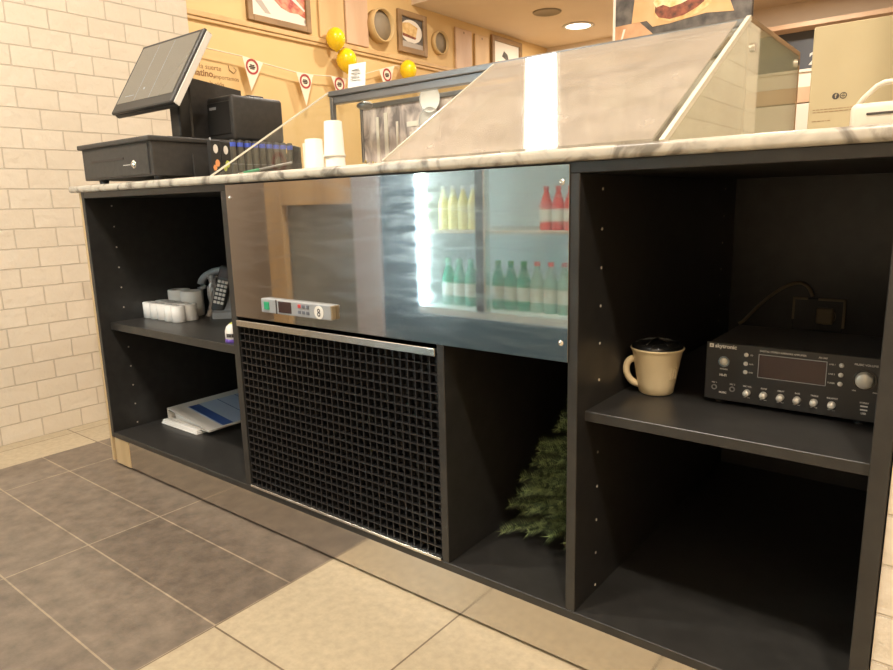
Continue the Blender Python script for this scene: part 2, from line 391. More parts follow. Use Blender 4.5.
struct(MB().box(1.56, XR, -1.9, -1.72, 0, 3.0).obj('wall_bounce', 'cream_wall'))  # unseen wall, added to bounce light into the counter bays
b = MB(); b.box(XW, XW + .03, .79, 4.95, 2.142, 2.18, .006); b.box(XW, XW + .02, .79, 4.95, 2.118, 2.14, .004)
struct(b.obj('trim_1', 'board'))

# ---------------------------------------------------------------- counter carcass
cn = thing('service_counter', 'long black shelved service counter with pale wooden left end and steel kickplate', 'counter', (1.12, .45, 0))
HZ = [.886 - .0683 * i for i in range(6)]; HZ2 = [.405 - .0683 * i for i in range(5)]
def panel(name, x0, x1, z0, z1, y0=0., y1=.9, holes=None):
    b = MB(); b.box(x0, x1, y0, y1, z0, z1, .0012, 1); b.mi = 1
    if holes:
        hx, d = holes
        for z in HZ + HZ2:
            for y in (.086, .80):
                b.cyl((hx - .0005 * d, y, z), (hx + .0007 * d, y, z), .0027, seg=10)
    return b.obj(name, ['black', 'hole'], cn)
panel('side_panel', 0, .018, .10, .93, holes=(.018, 1)); panel('side_panel', 2.218, 2.2416, .10, .93)
panel('divider_panel', .776, .80, .118, .9116); panel('divider_panel', 1.471, 1.489, .118, .594); panel('divider_panel', 1.764, 1.783, .118, .9116, holes=(1.783, 1))
MB().box(.018, 2.218, 0, .9, .10, .118, .0012, 1).obj('bottom_panel', 'black', cn)
b = MB(); b.box(.018, .80, 0, .9, .9116, .93, .0012, 1); b.box(1.764, 2.218, 0, .9, .9116, .93, .0012, 1); b.box(.8, 1.764, .02, .9, .9116, .93)
b.obj('top_rail', 'black', cn)
MB().box(0, 2.2416, .9, .915, .10, .93).obj('back_panel', 'black', cn)
MB().box(.018, .776, .034, .88, .4745, .499, .001, 1).obj('shelf', 'black', cn)
MB().box(1.783, 2.218, .03, .88, .4815, .5, .001, 1).obj('shelf', 'black', cn)
o = MB().box(-.013, 0, -.001, .93, .012, .93, .001, 1).obj('end_panel', 'wood', cn); o['label'] = 'pale wooden end board'
o = MB().box(.012, .108, .002, .06, .006, .10, .001, 1).obj('leg', 'wood', cn); o['label'] = 'pale wooden block foot'
o = MB().box(.108, 2.2416, .004, .012, .008, .0985).obj('kickplate', 'kick', cn); o['label'] = 'brushed steel kickplate'
wt = MB(); wt.box(-.062, 2.2433, -.012, .96, .93, .9515, .007, 3)
tag(wt.obj('worktop', 'marble', smooth=True), 'grey-veined pale marble worktop lying along the black counter', 'worktop')

# ---------------------------------------------------------------- refrigeration unit set in the counter
ru = thing('refrigeration_unit', 'built-in refrigeration unit with mirror-polished steel sheet above black egg-crate grille', 'refrigerator', (1.28, .3, .118))
b = MB(); b.box(.803, 1.7655, -.0032, -.0012, .5925, .9265, .0004, 1)
sp = b.obj('steel_panel', 'steel', ru); sp['label'] = 'scratched mirror-like steel sheet'
for x, z in ((.818, .895), (1.752, .898), (1.752, .626)):
    MB().lathe([(0, .0022), (.003, .002), (.0048, .0008), (.0052, 0)], seg=14, mtx=Matrix.Translation((x, -.0032, z)) @ Matrix.Rotation(PI / 2, 4, 'X')).obj('screw', 'chrome', ru)
o = MB().box(.8025, 1.469, -.005, -.0006, .567, .583, .0008, 1).obj('upper_strip', 'alu_light', ru); o['label'] = 'bright steel strip over the grille'
MB().box(.8025, 1.469, -.004, .003, .1185, .125, .0006, 1).obj('lower_strip', 'alu_light', ru)
b = MB()
gx0, gx1, gz0, gz1 = .8025, 1.4685, .125, .567
NX, NZ = 33, 22
for i in range(NX + 1):
    x = gx0 + (gx1 - gx0) * i / NX; b.box(x - .0012, x + .0012, .004, .018, gz0, gz1)
for k in range(NZ + 1):
    z = gz0 + (gz1 - gz0) * k / NZ; b.box(gx0, gx1, .003, .019, z - .0013, z + .0013)
b.obj('grille', 'grille', ru)
MB().box(gx0, gx1, .05, .06, gz0, gz1).obj('grille_backing', 'blackpl', ru)  # plain dark sheet behind the grille
# controller strip, tipped a degree as in the photo
b = MB(); b.box(.930, 1.182, -.016, -.003, .6155, .6505, .0025, 2)
ct = b.obj('controller', 'lightgrey', ru); ct['label'] = 'light grey temperature controller strip'
MB().box(.988, .992, -.0168, -.0155, .616, .650).obj('seam', 'ink', ct)
MB().box(.998, 1.046, -.0172, -.0155, .6205, .6475, .0008, 1).obj('display', 'lcd', ct)
b = MB(); b.box(.944, .963, -.0185, -.0155, .624, .643, .001, 1); o = b.obj('power_switch', 'green', ct); o['label'] = 'small green power switch'
for i, z in enumerate((.641, .627)):
    for j in range(3):
        x = 1.070 + j * .0145
        o = MB().box(x, x + .0105, -.0175, -.0155, z - .004, z + .004, .0008, 1).obj('button', 'red' if (i == 0 and j == 0) else 'slategrey', ct)
b = MB(); disc(b, (1.143, -.0158, .632), .0155, th=.0012); b.mi = 1; ringflat(b, (1.143, -.017, .636), .0022, .0048, th=.0003); ringflat(b, (1.143, -.017, .6275), .0026, .0054, th=.0003)
o = b.obj('sticker', ['white', 'ink'], ct); o['label'] = 'round white sticker with a dark 8'
MB().box(1.1805, 1.1855, -.0155, -.003, .618, .649, .001, 1).obj('end_cap', 'cable', ct)

# ---------------------------------------------------------------- glass display case on the worktop
gc = thing('glass_display_case', 'long glass display case with slanted dusty sliding panes standing on the worktop', 'display case', (1.29, .5, .9515))
X0, X1, Y0, YM, Y1, Z0, Z1 = .68, 1.9, .038, .48, .94, .9515, 1.212
SL = Vector((0, YM - Y0, Z1 - Z0)); SN = Vector((0, -SL.z, SL.y)).normalized()
def slant(x0, x1, s0, s1, off, th=.006):
    P = lambda x, s: Vector((x, Y0, Z0)) + SL * s + SN * off
    return [P(x0, s0), P(x1, s0), P(x1, s1), P(x0, s1)], SN * th
for i, (a, c, off) in enumerate(((1.305, 1.885, 0.), (1.40, 1.893, -.012))):
    b = MB(); p_, e_ = slant(a, c, .015, .965, off, .005); b.prism(p_, e_)
    o = b.obj('sliding_pane', 'glass_dusty' if i == 0 else 'glass_clear', gc)
    if i == 0: o['label'] = 'dusty slanted sliding glass pane'
p_, e_ = slant(1.3035, 1.3065, .015, .965, -.0005, .006); MB().prism(p_, e_).obj('pane_edge', 'glass_edge', gc)
p_, e_ = slant(1.8985, 1.9065, 0, 1.0, -.004, .010); MB().prism(p_, e_).obj('edge_trim', 'glass_edge', gc)
p_, e_ = slant(.6775, .6815, 0, 1.0, -.001, .004); MB().prism(p_, e_).obj('edge_trim', 'glass_edge', gc)
for x, m_ in ((X0, 'glass_clear'), (X1, 'glass_end')):
    MB().prism([(x, Y0 + .01, Z0), (x, YM, Z1), (x, Y1, Z1), (x, Y1, Z0)], (.005, 0, 0)).obj('end_pane', m_, gc)
MB().box(X0, X1, YM + .01, Y1, Z1 - .002, Z1 + .004).obj('top_pane', 'glass_clear', gc)
MB().box(X0 + .004, X1, Y1 - .006, Y1, Z0, Z1 - .002).obj('front_pane', 'glass_clear', gc)
b = MB(); b.box(X0 - .002, X1 + .004, YM - .006, YM + .012, Z1 - .014, Z1 + .002, .002, 1); b.box(X0, 1.40, YM + .002, YM + .026, Z1 - .036, Z1 - .014, .002, 1)
o = b.obj('ridge_bar', 'alu', gc); o['label'] = 'grey aluminium ridge rail'
MB().box(1.40, X1, YM, YM + .010, Z1 - .018, Z1 - .012).obj('door_track', 'glass_edge', gc)
MB().box(X0, X0 + .012, YM - .002, YM + .014, Z0, Z1 - .014, .001, 1).obj('post', 'alu', gc)
MB().box(X1 - .008, X1 + .001, YM, YM + .010, Z0, Z1 - .014, .001, 1).obj('post', 'glass_edge', gc)
MB().box(X1 - .002, X1 + .006, YM, Y1, Z1 - .006, Z1 + .005, .001, 1).obj('edge_trim', 'frame', gc)
MB().box(X1 - .002, X1 + .006, Y1 - .006, Y1 + .002, Z0, Z1, .001, 1).obj('edge_trim', 'frame', gc)
for y, z in ((YM + .03, Z1 - .05), (Y1 - .03, Z1 - .025)):
    MB().cyl((X1 - .004, y, z), (X1 + .010, y, z), .009, seg=16).obj('glass_clip', 'chrome', gc)
b = MB(); b.sphere((.78, .53, 1.168), .022, (1.3, 1, .55)); b.obj('lamp_holder', 'alu', gc)

# framed panel with a mottled grey-pink pattern in the case
pp = thing('patterned_panel', 'grey framed panel with mottled pale pattern standing inside the glass case', 'panel', (1.2, .62, .9515))
b = MB(); b.box(.692, .702, .594, .61, .9515, 1.18, .002, 1); b.box(1.86, 1.87, .594, .61, .9515, 1.18, .002, 1); b.box(.692, 1.87, .594, .61, 1.17, 1.184, .002, 1)
b.obj('frame', 'alu', pp)
def patternmat():
    m = mat('mottled_panel', (.4, .36, .33), .4); n, l, b = nodes(m)
    tc = n.new('ShaderNodeTexCoord'); mp = n.new('ShaderNodeMapping'); mp.inputs['Scale'].default_value = (1.6, 1, .8); l.new(tc.outputs['Object'], mp.inputs[0])
    v = n.new('ShaderNodeTexNoise'); v.inputs['Scale'].default_value = 14; v.inputs['Detail'].default_value = 4; v.inputs['Distortion'].default_value = .8; l.new(mp.outputs[0], v.inputs['Vector'])
    r = n.new('ShaderNodeValToRGB'); e = r.color_ramp.elements
    e[0].position = .36; e[0].color = (.26, .22, .21, 1); e[1].position = .68; e[1].color = (.85, .75, .68, 1)
    x = e.new(.5); x.color = (.58, .49, .45, 1)
    l.new(v.outputs['Fac'], r.inputs[0]); l.new(r.outputs[0], b.inputs['Base Color']); return m
M['print'] = patternmat()
MB().box(.702, 1.86, .600, .606, .955, 1.17).obj('print', 'print', pp)
for x0, x1, z0, z1 in ((.76, .772, .96, 1.14), (.795, .81, .975, 1.15), (.845, .853, .96, 1.12), (.90, 1.02, 1.06, 1.085), (.89, 1.0, 1.10, 1.115)):
    MB().box(x0, x1, .597, .601, z0, z1).obj('pale_bar', 'photo_white', pp)
for i, (x, z, r) in enumerate(((1.007, 1.166, .038), (1.004, 1.104, .040))):
    b = MB(); b.lathe([(0, .004), (r * .8, .003), (r, .012), (r * 1.02, .013), (r * .7, -.002), (0, -.002)], seg=32, mtx=Matrix.Translation((x, .58, z)) @ Matrix.Rotation(PI / 2, 4, 'X'))
    tag(b.obj('white_disc', 'paper'), ('upper' if i == 0 else 'lower') + ' white round disc hanging inside the glass case', 'disc', 'white discs in the glass case')
# small card on the ridge
b = MB(); b.prism([(.745, .496, 1.2165), (.815, .50, 1.2165), (.81, .512, 1.288), (.742, .508, 1.288)], (0, .0012, 0)); b.mi = 1
for k in range(4): b.box(.757, .795 - .006 * (k % 2), .4955 + .0022 * k, .4990 + .0022 * k, 1.242 + k * .009, 1.2432 + k * .009)
tag(b.obj('price_card', ['paper', 'shade']), 'small blank-looking white card standing on top of the glass case', 'card')

# ---------------------------------------------------------------- till corner
dr = thing('cash_drawer', 'black metal cash drawer standing at the left end of the marble worktop', 'cash drawer', (.205, .25, .9515))
b = MB(); b.box(-.005, .425, .022, .50, .967, 1.064, .002, 1); b.obj('body', 'darkpl', dr)
MB().box(-.018, .432, .012, .505, 1.063, 1.078, .004, 2).obj('lid', 'darkpl', dr)
b = MB(); b.box(.012, .408, .018, .024, .972, 1.058, .002, 1); df = b.obj('drawer_front', 'darkpl', dr)
MB().box(.064, .268, .0165, .0185, 1.0195, 1.0255).obj('slot', 'ink', df)
MB().lathe([(0, .006), (.006, .006), (.0075, .004), (.012, .003), (.0125, 0)], seg=20, mtx=Matrix.Translation((.326, .018, 1.003)) @ Matrix.Rotation(PI / 2, 4, 'X')).obj('lock', 'chrome', df)
MB().box(.262, .305, .0172, .0185, 1.0015, 1.0035).obj('lock_mark', 'whiteink', df)
for x in (.043, .385):
    for y in (.06, .46): MB().cyl((x, y, .9515), (x, y, .968), .013, .015, 16).obj('foot', 'blackpl', dr)
# touch screen
mo = thing('touchscreen_monitor', 'black touchscreen till monitor tilted back on the cash drawer', 'monitor', (.25, .2, 1.078))
Tm = Matrix.Translation((.246, .163, 1.288)) @ Matrix.Rotation(rad(-31.2), 4, 'X')
W2, H2 = .181, .132
b = MB(); b.box(-W2, W2, 0, .012, -H2, H2, .006, 2, Tm); b.obj('bezel', 'blackpl', mo)
MB().box(W2 - .003, W2 + .0015, .008, .028, -H2 + .006, H2 - .006, .001, 1, Tm).obj('side_strip', 'white', mo)
o = MB().box(-W2 + .001, W2 - .001, .012, .030, -H2 + .001, H2 - .001, .006, 2, Tm).obj('back_housing', 'blackpl', mo)
def screenmat():
    m = mat('screen_glass', (.1, .1, .1), .12, spec=.6, emit=(.62, .52, .36), estr=.34); n, l, b = nodes(m)
    b.inputs['Base Color'].default_value = (.08, .075, .065, 1); return m
M['screen'] = screenmat()
MB().box(-W2 + .016, W2 - .016, -.0012, .001, -H2 + .034, H2 - .014, mtx=Tm).obj('screen', 'screen', mo)
b = MB()
for x in (-.06, .03): b.box(x, x + .0012, -.0016, 0, -H2 + .037, H2 - .018, mtx=Tm)
b.box(-.13, -.075, -.0016, 0, -.075, -.0735, mtx=Tm); b.box(-.03, -.022, -.0016, 0, -.06, -.052, mtx=Tm)
b.obj('screen_lines', 'greypl', mo)
b = MB(); b.box(.235, .292, .20, .24, 1.086, 1.27, .006, 2); b.obj('neck', 'blackpl', mo)
b = MB(); b.box(.16, .33, .13, .262, 1.0785, 1.09, .004, 2); b.obj('base', 'blackpl', mo)
b = MB(); b.prism([(.145, .263, 1.0785), (.145, .455, 1.0785), (.145, .455, 1.262), (.145, .263, 1.283)], (.12, 0, 0))
tag(b.obj('till_computer', 'darkpl'), 'plain black box with sloping top behind the tilted touchscreen', 'computer')
# printer
pr = thing('receipt_printer', 'black rounded receipt printer standing behind the rack of blue-topped sticks', 'printer', (.36, .4, 1.078))
b = MB(); b.box(.292, .431, .297, .497, 1.0785, 1.218, .012, 4); b.obj('body', 'darkpl', pr, smooth=True)
MB().box(.300, .424, .2945, .299, 1.10, 1.20, .002, 1).obj('front_cover', 'blackpl', pr)
MB().box(.315, .35, .2935, .2955, 1.178, 1.186).obj('badge', 'greypl', pr)
MB().box(.35, .42, .37, .43, 1.2165, 1.2235, .003, 2).obj('paper_cover_tab', 'blackpl', pr)
# rack of sticks
rk = thing('display_rack', 'low black rack holding a row of blue-topped sticks on the worktop', 'rack', (.49, .3, .9515))
b = MB(); b.box(.447, .531, .135, .478, .9515, .963, .001, 1); b.box(.447, .4525, .135, .478, .963, 1.03); b.obj('base', 'darkpl', rk)
MB().prism([(.526, .225, .963), (.526, .478, .963), (.526, .478, 1.008), (.526, .225, .975)], (.005, 0, 0)).obj('front_lip', 'blackpl', rk)
MB().prism([(.453, .472, .963), (.53, .472, .963), (.53, .472, 1.058), (.49, .472, 1.068), (.453, .472, 1.03)], (0, .006, 0)).obj('end_plate', 'darkpl', rk)
st0 = None
for i in range(9):
    y = .240 + .0272 * i
    if st0 is None:
        st0 = thing('display_stick', '', 'stick', (.50, y, .9635), 'blue-topped sticks in the rack')
        b = MB(); b.cyl((.50, y, .9635), (.50, y, 1.052), .0093, seg=16); b.mi = 1; b.cyl((.5, y, 1.0), (.5, y, 1.001), .0096, seg=16); b.obj('barrel', ['stickgrey', 'greypl'], st0, smooth=True)
        b = MB(); b.cyl((.50, y, 1.064), (.50, y, 1.072), .0094, .0075, 16); cp_ = b.obj('cap', 'darkpl', st0, smooth=True)
        MB().cyl((.50, y, 1.0515), (.50, y, 1.064), .0098, seg=16).obj('blue_collar', 'blue', st0, smooth=True)
        s_ = st0
    else: s_ = dup(st0, (.50, y, .9635))
    nth = ['first', 'second', 'third', 'fourth', 'fifth', 'sixth', 'seventh', 'eighth', 'ninth'][i]
    s_['label'] = f'{nth} black stick with blue top in the rack, counting from the cash drawer'
for i, (y, m_, w_) in enumerate(((.150, 'orange', 'orange'), (.200, 'lime', 'yellow-green'))):
    x = .512
    pk = thing('small_pack', f'small dark upright pack with white oval and {w_} motif beside cash drawer', 'pack', (x + .012, y, .9515 if i == 0 else .963), 'dark packs by the rack')
    z0 = .9515 if i == 0 else .9635
    dx = .024 if i == 0 else .0
    MB().box(x - .006 + dx, x + .010 + dx, y - .0165, y + .0165, z0, 1.062, .001, 1).obj('carton', 'blackpl', pk)
    b = MB(); disc(b, (x + .010 + dx, y, 1.038), .0125, '+x', .0006, sx=.6); b.obj('oval_label', 'white', pk)
    b = MB(); disc(b, (x + .010 + dx, y + .003, .998), .011, '+x', .0006, sx=.7, seg=7); disc(b, (x + .010 + dx, y - .006, .985), .009, '+x', .0006, sx=.7, seg=6); b.obj('motif', m_, pk)
pn = thing('ballpoint_pen', 'silver pen with green grip resting on the front lip of the black rack', 'pen', (.535, .25, .98))
pa, pb = Vector((.5375, .195, .9625)), Vector((.5375, .43, 1.008)); d_ = (pb - pa)
b = MB(); b.cyl(pa + d_ * .45, pb, .0042, seg=14); b.obj('barrel', 'alu', pn, smooth=True)
MB().cyl(pa + d_ * .2, pa + d_ * .45, .0046, seg=14).obj('grip', 'green', pn, smooth=True)
MB().cyl(pa, pa + d_ * .2, .0015, .0044, 14).obj('tip', 'alu_light', pn, smooth=True)
MB().tube([(.425, .215, 1.079), (.43, .21, 1.081), (.437, .208, 1.06), (.4395, .2, 1.02), (.441, .19, .99), (.4425, .16, .958)], .0022).obj('cable', 'greypl', pr)

# paper cups
def cup(label, x, y, z):
    b = MB(); R0, R1, Hh = .0225, .0275, .088
    b.lathe([(0, Hh - .004), (R0 - .003, Hh - .004), (R0 - .002, Hh), (R0, Hh - .001), (R1 - .0015, .006), (R1 + .001, .005), (R1 + .0012, .001), (R1 - .001, 0), (R1 - .003, .003), (R0 - .001, Hh - .006), (0, Hh - .006)], seg=36)
    o = b.obj('paper_cup', 'cup'); o.location = (x, y, z)
    return tag(o, label, 'cup', 'white paper cups on the worktop')
c1 = cup('single upside-down white paper cup, the shorter beside the two-cup stack', .913, .2, .952)
c2 = c1.copy(); COL.objects.link(c2); c2.location = (.992, .2, .952); c2['label'] = 'bottom cup of the upside-down white paper cup stack'
c3 = c1.copy(); COL.objects.link(c3); c3.location = (.990, .2, .990); c3['label'] = 'top cup of the upside-down white paper cup stack'
# red-ringed leaflet and straw clump in the case
b = MB(); b.box(.715, .79, .33, .3315, .9515, 1.05); b.mi = 1; ringflat(b, (.765, .33, 1.0), .02, .034, th=.0006)
tag(b.obj('leaflet', ['penn', 'red']), 'small cream leaflet with red ring leaning left of the paper cups', 'leaflet')
b = MB()
for i in range(150):
    x = .73 + random.random() * .15; y = .50 + random.random() * .07; h = .028 * random.random() * (1 - abs((x - .805) / .09) ** 2)
    a = random.random() * 2 * PI; t = .012
    p0 = Vector((x, y, .9535 + max(h, 0))); b.tube([p0, p0 + Vector((t * math.cos(a), t * math.sin(a), .012 + .01 * random.random())), p0 + Vector((2 * t * math.cos(a), 2 * t * math.sin(a), .0))], .0022, 5)
tag(b.obj('straw_garland', 'gold'), 'small clump of gold straw garland at the foot of the glass case post', 'garland')

# cream box with print, white holder
cb = thing('cream_box', 'tall cream box printed with dark icons on the right end of the worktop', 'box', (2.15, .36, .9515))
MB().box(2.054, 2.240, .30, .44, .9515, 1.139, .0015, 1).obj('carton', 'cream', cb)
b = MB(); disc(b, (2.0935, .30, 1.026), .0052, th=.0003); disc(b, (2.1045, .30, 1.026), .0052, th=.0003); b.obj('icons', 'ink', cb)
text('icon_letter', 'f', .009, facing(2.0935, .2995, 1.026), 'cream', cb, bold=True)
b = MB(); b.box(2.1015, 2.1075, .2992, .2998, 1.0265, 1.0275); b.box(2.102, 2.107, .2992, .2998, 1.024, 1.025); ringflat(b, (2.1045, .2996, 1.026), .003, .0038, th=.0003); b.obj('icon_mark', 'cream', cb)
b = MB(); random.seed(3)
for z, x1 in ((1.0065, 2.135), (1.0025, 2.118), (.988, 2.088)):
    x = 2.061
    while x < x1:
        w = .002 + random.random() * .006; b.box(x, min(x + w, x1), .2996, .30, z - .0006, z + .0006); x += w + .0012
b.obj('small_print', 'frame', cb)
wh = thing('plastic_holder', 'white plastic holder with bail handle and dark slot in front of cream box', 'holder', (2.2, .12, .9515))
b = MB(); b.box(2.146, 2.240, .085, .15, .9515, .988, .008, 3); b.obj('body', 'creamwhite', wh, smooth=True)
MB().box(2.166, 2.234, .0835, .0865, .9715, .9745, .0006, 1).obj('slot', 'ink', wh)
b = MB(); b.tube([(2.152, .10, .985), (2.160, .10, .996), (2.174, .10, 1.010), (2.182, .10, 1.0135), (2.215, .10, 1.0145), (2.236, .10, 1.0145)], .0036, 10); b.obj('handle', 'creamwhite', wh)

# ---------------------------------------------------------------- left bay contents
def roll(label, x, y, z, R=.0225, Hh=.055):
    b = MB(); b.lathe([(.006, 0), (R - .0015, 0), (R, .0012), (R, Hh - .0012), (R - .0015, Hh), (.006, Hh), (.006, 0)], seg=28); b.mi = 1
    b.lathe([(.006, 0), (.0062, Hh + .0004), (.0045, Hh + .0004), (.0045, 0)], seg=16)
    o = b.obj('paper_roll', ['paper', 'greypl']); o.location = (x, y, z)
    return tag(o, label, 'paper roll', 'small receipt rolls')
r0 = None
for j, y in enumerate((.166, .212)):
    for i in range(5):
        x = .042 + .0455 * i; 
        row = 'front' if j == 0 else 'back'
        lab = f"small white receipt roll, {['leftmost', 'second', 'middle', 'fourth', 'rightmost'][i]} in the {row} row on the shelf"
        if r0 is None: r0 = roll(lab, x, y, .4992)
        else:
            o = r0.copy(); COL.objects.link(o); o.location = (x, y, .4992); o['label'] = lab
for i, (x, y, s) in enumerate(((.058, .272, 'left'), (.137, .274, 'right'))):
    b = MB(); R, Hh = .0385, .088
    b.lathe([(.011, 0), (R - .002, 0), (R, .002), (R, Hh - .002), (R - .002, Hh), (.011, Hh), (.011, 0)], seg=32)
    o = b.obj('large_paper_roll', 'paper'); o.location = (x, y, .4992)
    tag(o, f'larger white paper roll behind the small rolls, {s} of the two', 'paper roll', 'large paper rolls')
# crumpled bag beside the large rolls
b = MB(); seg = 22; prof = []
rng = random.Random(5)
ringsz = [(.050, 0), (.046, .012), (.034, .03), (.032, .05), (.036, .075), (.03, .098), (.018, .112), (.022, .128), (.03, .138)]
vr = []
for k, (r, z) in enumerate(ringsz):
    vr.append([b.bm.verts.new((.212 + r * .55 * (1 + rng.uniform(-.22, .22)) * math.cos(2 * PI * i / seg), .312 + r * .6 * (1 + rng.uniform(-.22, .22)) * math.sin(2 * PI * i / seg), .4996 + max(0, z + (rng.uniform(-.006, .006) if k else 0)))) for i in range(seg)])
for A, B in zip(vr, vr[1:]):
    for i in range(seg): b.bm.faces.new((A[i], A[(i + 1) % seg], B[(i + 1) % seg], B[i]))
tag(b.obj('plastic_bag', 'bag'), 'crumpled clear plastic bag beside the larger white paper rolls', 'bag')
# curved grey handset piece behind bag
b = MB(); P = []
for k in range(13):
    t = k / 12; a = rad(200 - 150 * t); P.append((.135 + .062 * math.cos(a), .40 + .045 * math.cos(a), .595 + .05 * math.sin(a)))
b.tube(P, .014, 12, [.012 + .006 * abs(2 * k / 12 - 1) for k in range(13)])
b.mi = 1; b.box(.10, .205, .375, .44, .4992, .60, .012, 3)
tag(b.obj('grip_device', ['lightgrey', 'darkpl'], smooth=True), 'dark device with pale grey arched grip behind paper rolls', 'device')
# cordless phone in cradle
ph = thing('cordless_phone', 'black cordless phone with white keys upright in a pale grey cradle', 'phone', (.305, .3, .4992))
Tp = Matrix.Translation((.262, .290, .520)) @ Matrix.Rotation(rad(14), 4, Vector((-.62, .78, 0))) @ Matrix.Rotation(rad(36), 4, 'Z') @ Matrix.Rotation(rad(-10), 4, 'X')
b = MB(); b.box(-.024, .024, -.012, .012, 0, .160, .009, 3, Tp); hs = b.obj('handset', 'blackpl', ph, smooth=True)
b = MB(); b.box(-.018, .018, -.0135, -.011, .118, .146, .0008, 1, Tp); b.obj('screen', 'lcd', ph)
for r in range(6):
    for c in range(3):
        MB().box(-.0175 + c * .0125, -.0075 + c * .0125, -.0142, -.011, .026 + r * .0145, .0355 + r * .0145, .0012, 1, Tp).obj('key', 'white', hs)
b = MB(); Tc = Matrix.Translation((.285, .305, .4995)) @ Matrix.Rotation(rad(42), 4, 'Z')
b.prism([Tc @ Vector(p) for p in ((-.036, -.034, 0), (-.036, .05, 0), (-.036, .05, .075), (-.036, .03, .08), (-.036, -.004, .026), (-.036, -.03, .02))], Tc.to_3x3() @ Vector((.075, 0, 0))); b.obj('cradle', 'lightgrey', ph)
# little tub by the divider
tb = thing('small_tub', 'small white rounded tub with purple base by the left divider', 'tub', (.678, .071, .4992))
b = MB(); b.lathe([(0, .002), (.022, .002), (.026, .012), (.026, .03), (.021, .044), (.012, .052), (0, .054)], (.678, .071, .4992)); b.obj('tub_body', 'white', tb)
MB().lathe([(.0262, .0), (.0268, .001), (.0268, .009), (.026, .010)], (.678, .071, .4992)).obj('purple_band', 'purple', tb)
b = MB()
for a in (-62, -45, -80): b.box(-.0035, .0035, -.0272, -.0252, .016, .026, mtx=Matrix.Translation((.678, .071, .4992)) @ Matrix.Rotation(rad(a + 90), 4, 'Z'))
b.obj('label_marks', 'ink', tb); 
MB().lathe([(0, .0546), (.010, .0535), (.0125, .0518)], (.678, .071, .4992)).obj('yellow_top', 'lime', tb)
# papers and binder
b = MB()
for k in range(3): b.box(.066 + .003 * k, .292 - .002 * k, .148 + .002 * k, .44, .1182 + .0052 * k, .1228 + .0052 * k, .001, 1)
tag(b.obj('document_stack', 'paper'), 'thin stack of white booklets under the ring binder', 'documents')
bi = thing('ring_binder', 'white ring binder with blue cover sheet lying on the left bay floor', 'binder', (.21, .3, .134))
XB0, XB1, YB0, YB1 = .088, .345, .163, .47
zt = lambda x: .176 - (x - XB0) / (XB1 - XB0) * .036
b = MB(); b.prism([(XB0, YB0, zt(XB0) - .003), (XB1, YB0, zt(XB1) - .003), (XB1, YB0, zt(XB1)), (XB0, YB0, zt(XB0))], (0, YB1 - YB0, 0)); b.obj('front_cover', 'white', bi)
MB().box(XB0, XB0 + .003, YB0, YB1, .1345, .1735).obj('spine', 'white', bi)
MB().box(XB0 + .003, XB1, YB0, YB1, .1345, .1375).obj('back_cover', 'white', bi)
MB().prism([(XB0 + .03, YB0 + .012, .1378), (XB1 - .04, YB0 + .012, .1378), (XB1 - .04, YB0 + .012, .1400), (XB0 + .03, YB0 + .012, .158)], (0, .27, 0)).obj('paper_block', 'paper', bi)
for y in (.22, .30, .38): b = MB(); b.tube([(XB0 + .012, y, .138), (XB0 + .006, y, .15), (XB0 + .012, y, .166), (XB0 + .022, y, .166)], .0014, 6); b.obj('ring', 'chrome', bi)
def onlid(x0, x1, y0, y1, h=.0006): return [(x0, y0, zt(x0) + h - .0004), (x1, y0, zt(x1) + h - .0004), (x1, y1, zt(x1) + h - .0004), (x0, y1, zt(x0) + h - .0004)], (0, 0, .0004)
sh = MB(); p_, e_ = onlid(XB0 + .04, XB1 - .008, YB0 + .055, YB1 - .01); sh.prism(p_, e_); sh = sh.obj('cover_sheet', 'paleblue', bi)
b = MB(); p_, e_ = onlid(XB0 + .04, XB1 - .008, YB0 + .06, YB0 + .10, .0009); b.prism(p_, e_); b.obj('title_band', 'navy', sh)
b = MB()
for yy in (YB0 + .175, YB0 + .25): p_, e_ = onlid(XB0 + .04, XB1 - .012, yy, yy + .003, .0009); b.prism(p_, e_)
b.obj('rule_lines', 'navy', sh)

# ---------------------------------------------------------------- tree bay
tr = thing('artificial_fir', 'small bushy green artificial fir standing in the dark open bay', 'artificial tree', (1.69, .215, .118))
b = MB(); b.cyl((1.690, .236, .118), (1.697, .233, .45), .008, .004, 10); b.obj('trunk', 'trunk', tr)
MB().lathe([(0, 0), (.05, 0), (.05, .012), (.015, .03), (0, .03)], (1.690, .236, .1182)).obj('stand', 'trunk', tr)
rng = random.Random(11)
def branch(bm_, p0, d, L):
    n = int(L / .0048); tw = rng.random() * 6
    for i in range(n):
        t = (i + .5) / n; c = p0 + d * (L * t) + Vector((0, 0, -.18 * L * t * t))
        for k in range(6):
            a = tw + i * 1.9 + k * PI / 3
            u = d.cross(Vector((0, 0, 1))); u = u.normalized() if u.length > .05 else Vector((1, 0, 0)); w = d.cross(u)
            dirn = (u * math.cos(a) + w * math.sin(a) + d * .75).normalized()
            ln = .021 * (.75 + .5 * rng.random())
            s = dirn.cross(d); s = s.normalized() * .0009 if s.length > .01 else Vector((.0009, 0, 0))
            q = bm_.verts.new(c + s), bm_.verts.new(c - s), bm_.verts.new(c + dirn * ln)
            bm_.faces.new(q)
            s2 = dirn.cross(s).normalized() * .0009
            q = bm_.verts.new(c + s2), bm_.verts.new(c - s2), bm_.verts.new(c + dirn * ln)
            bm_.faces.new(q)
b = MB()
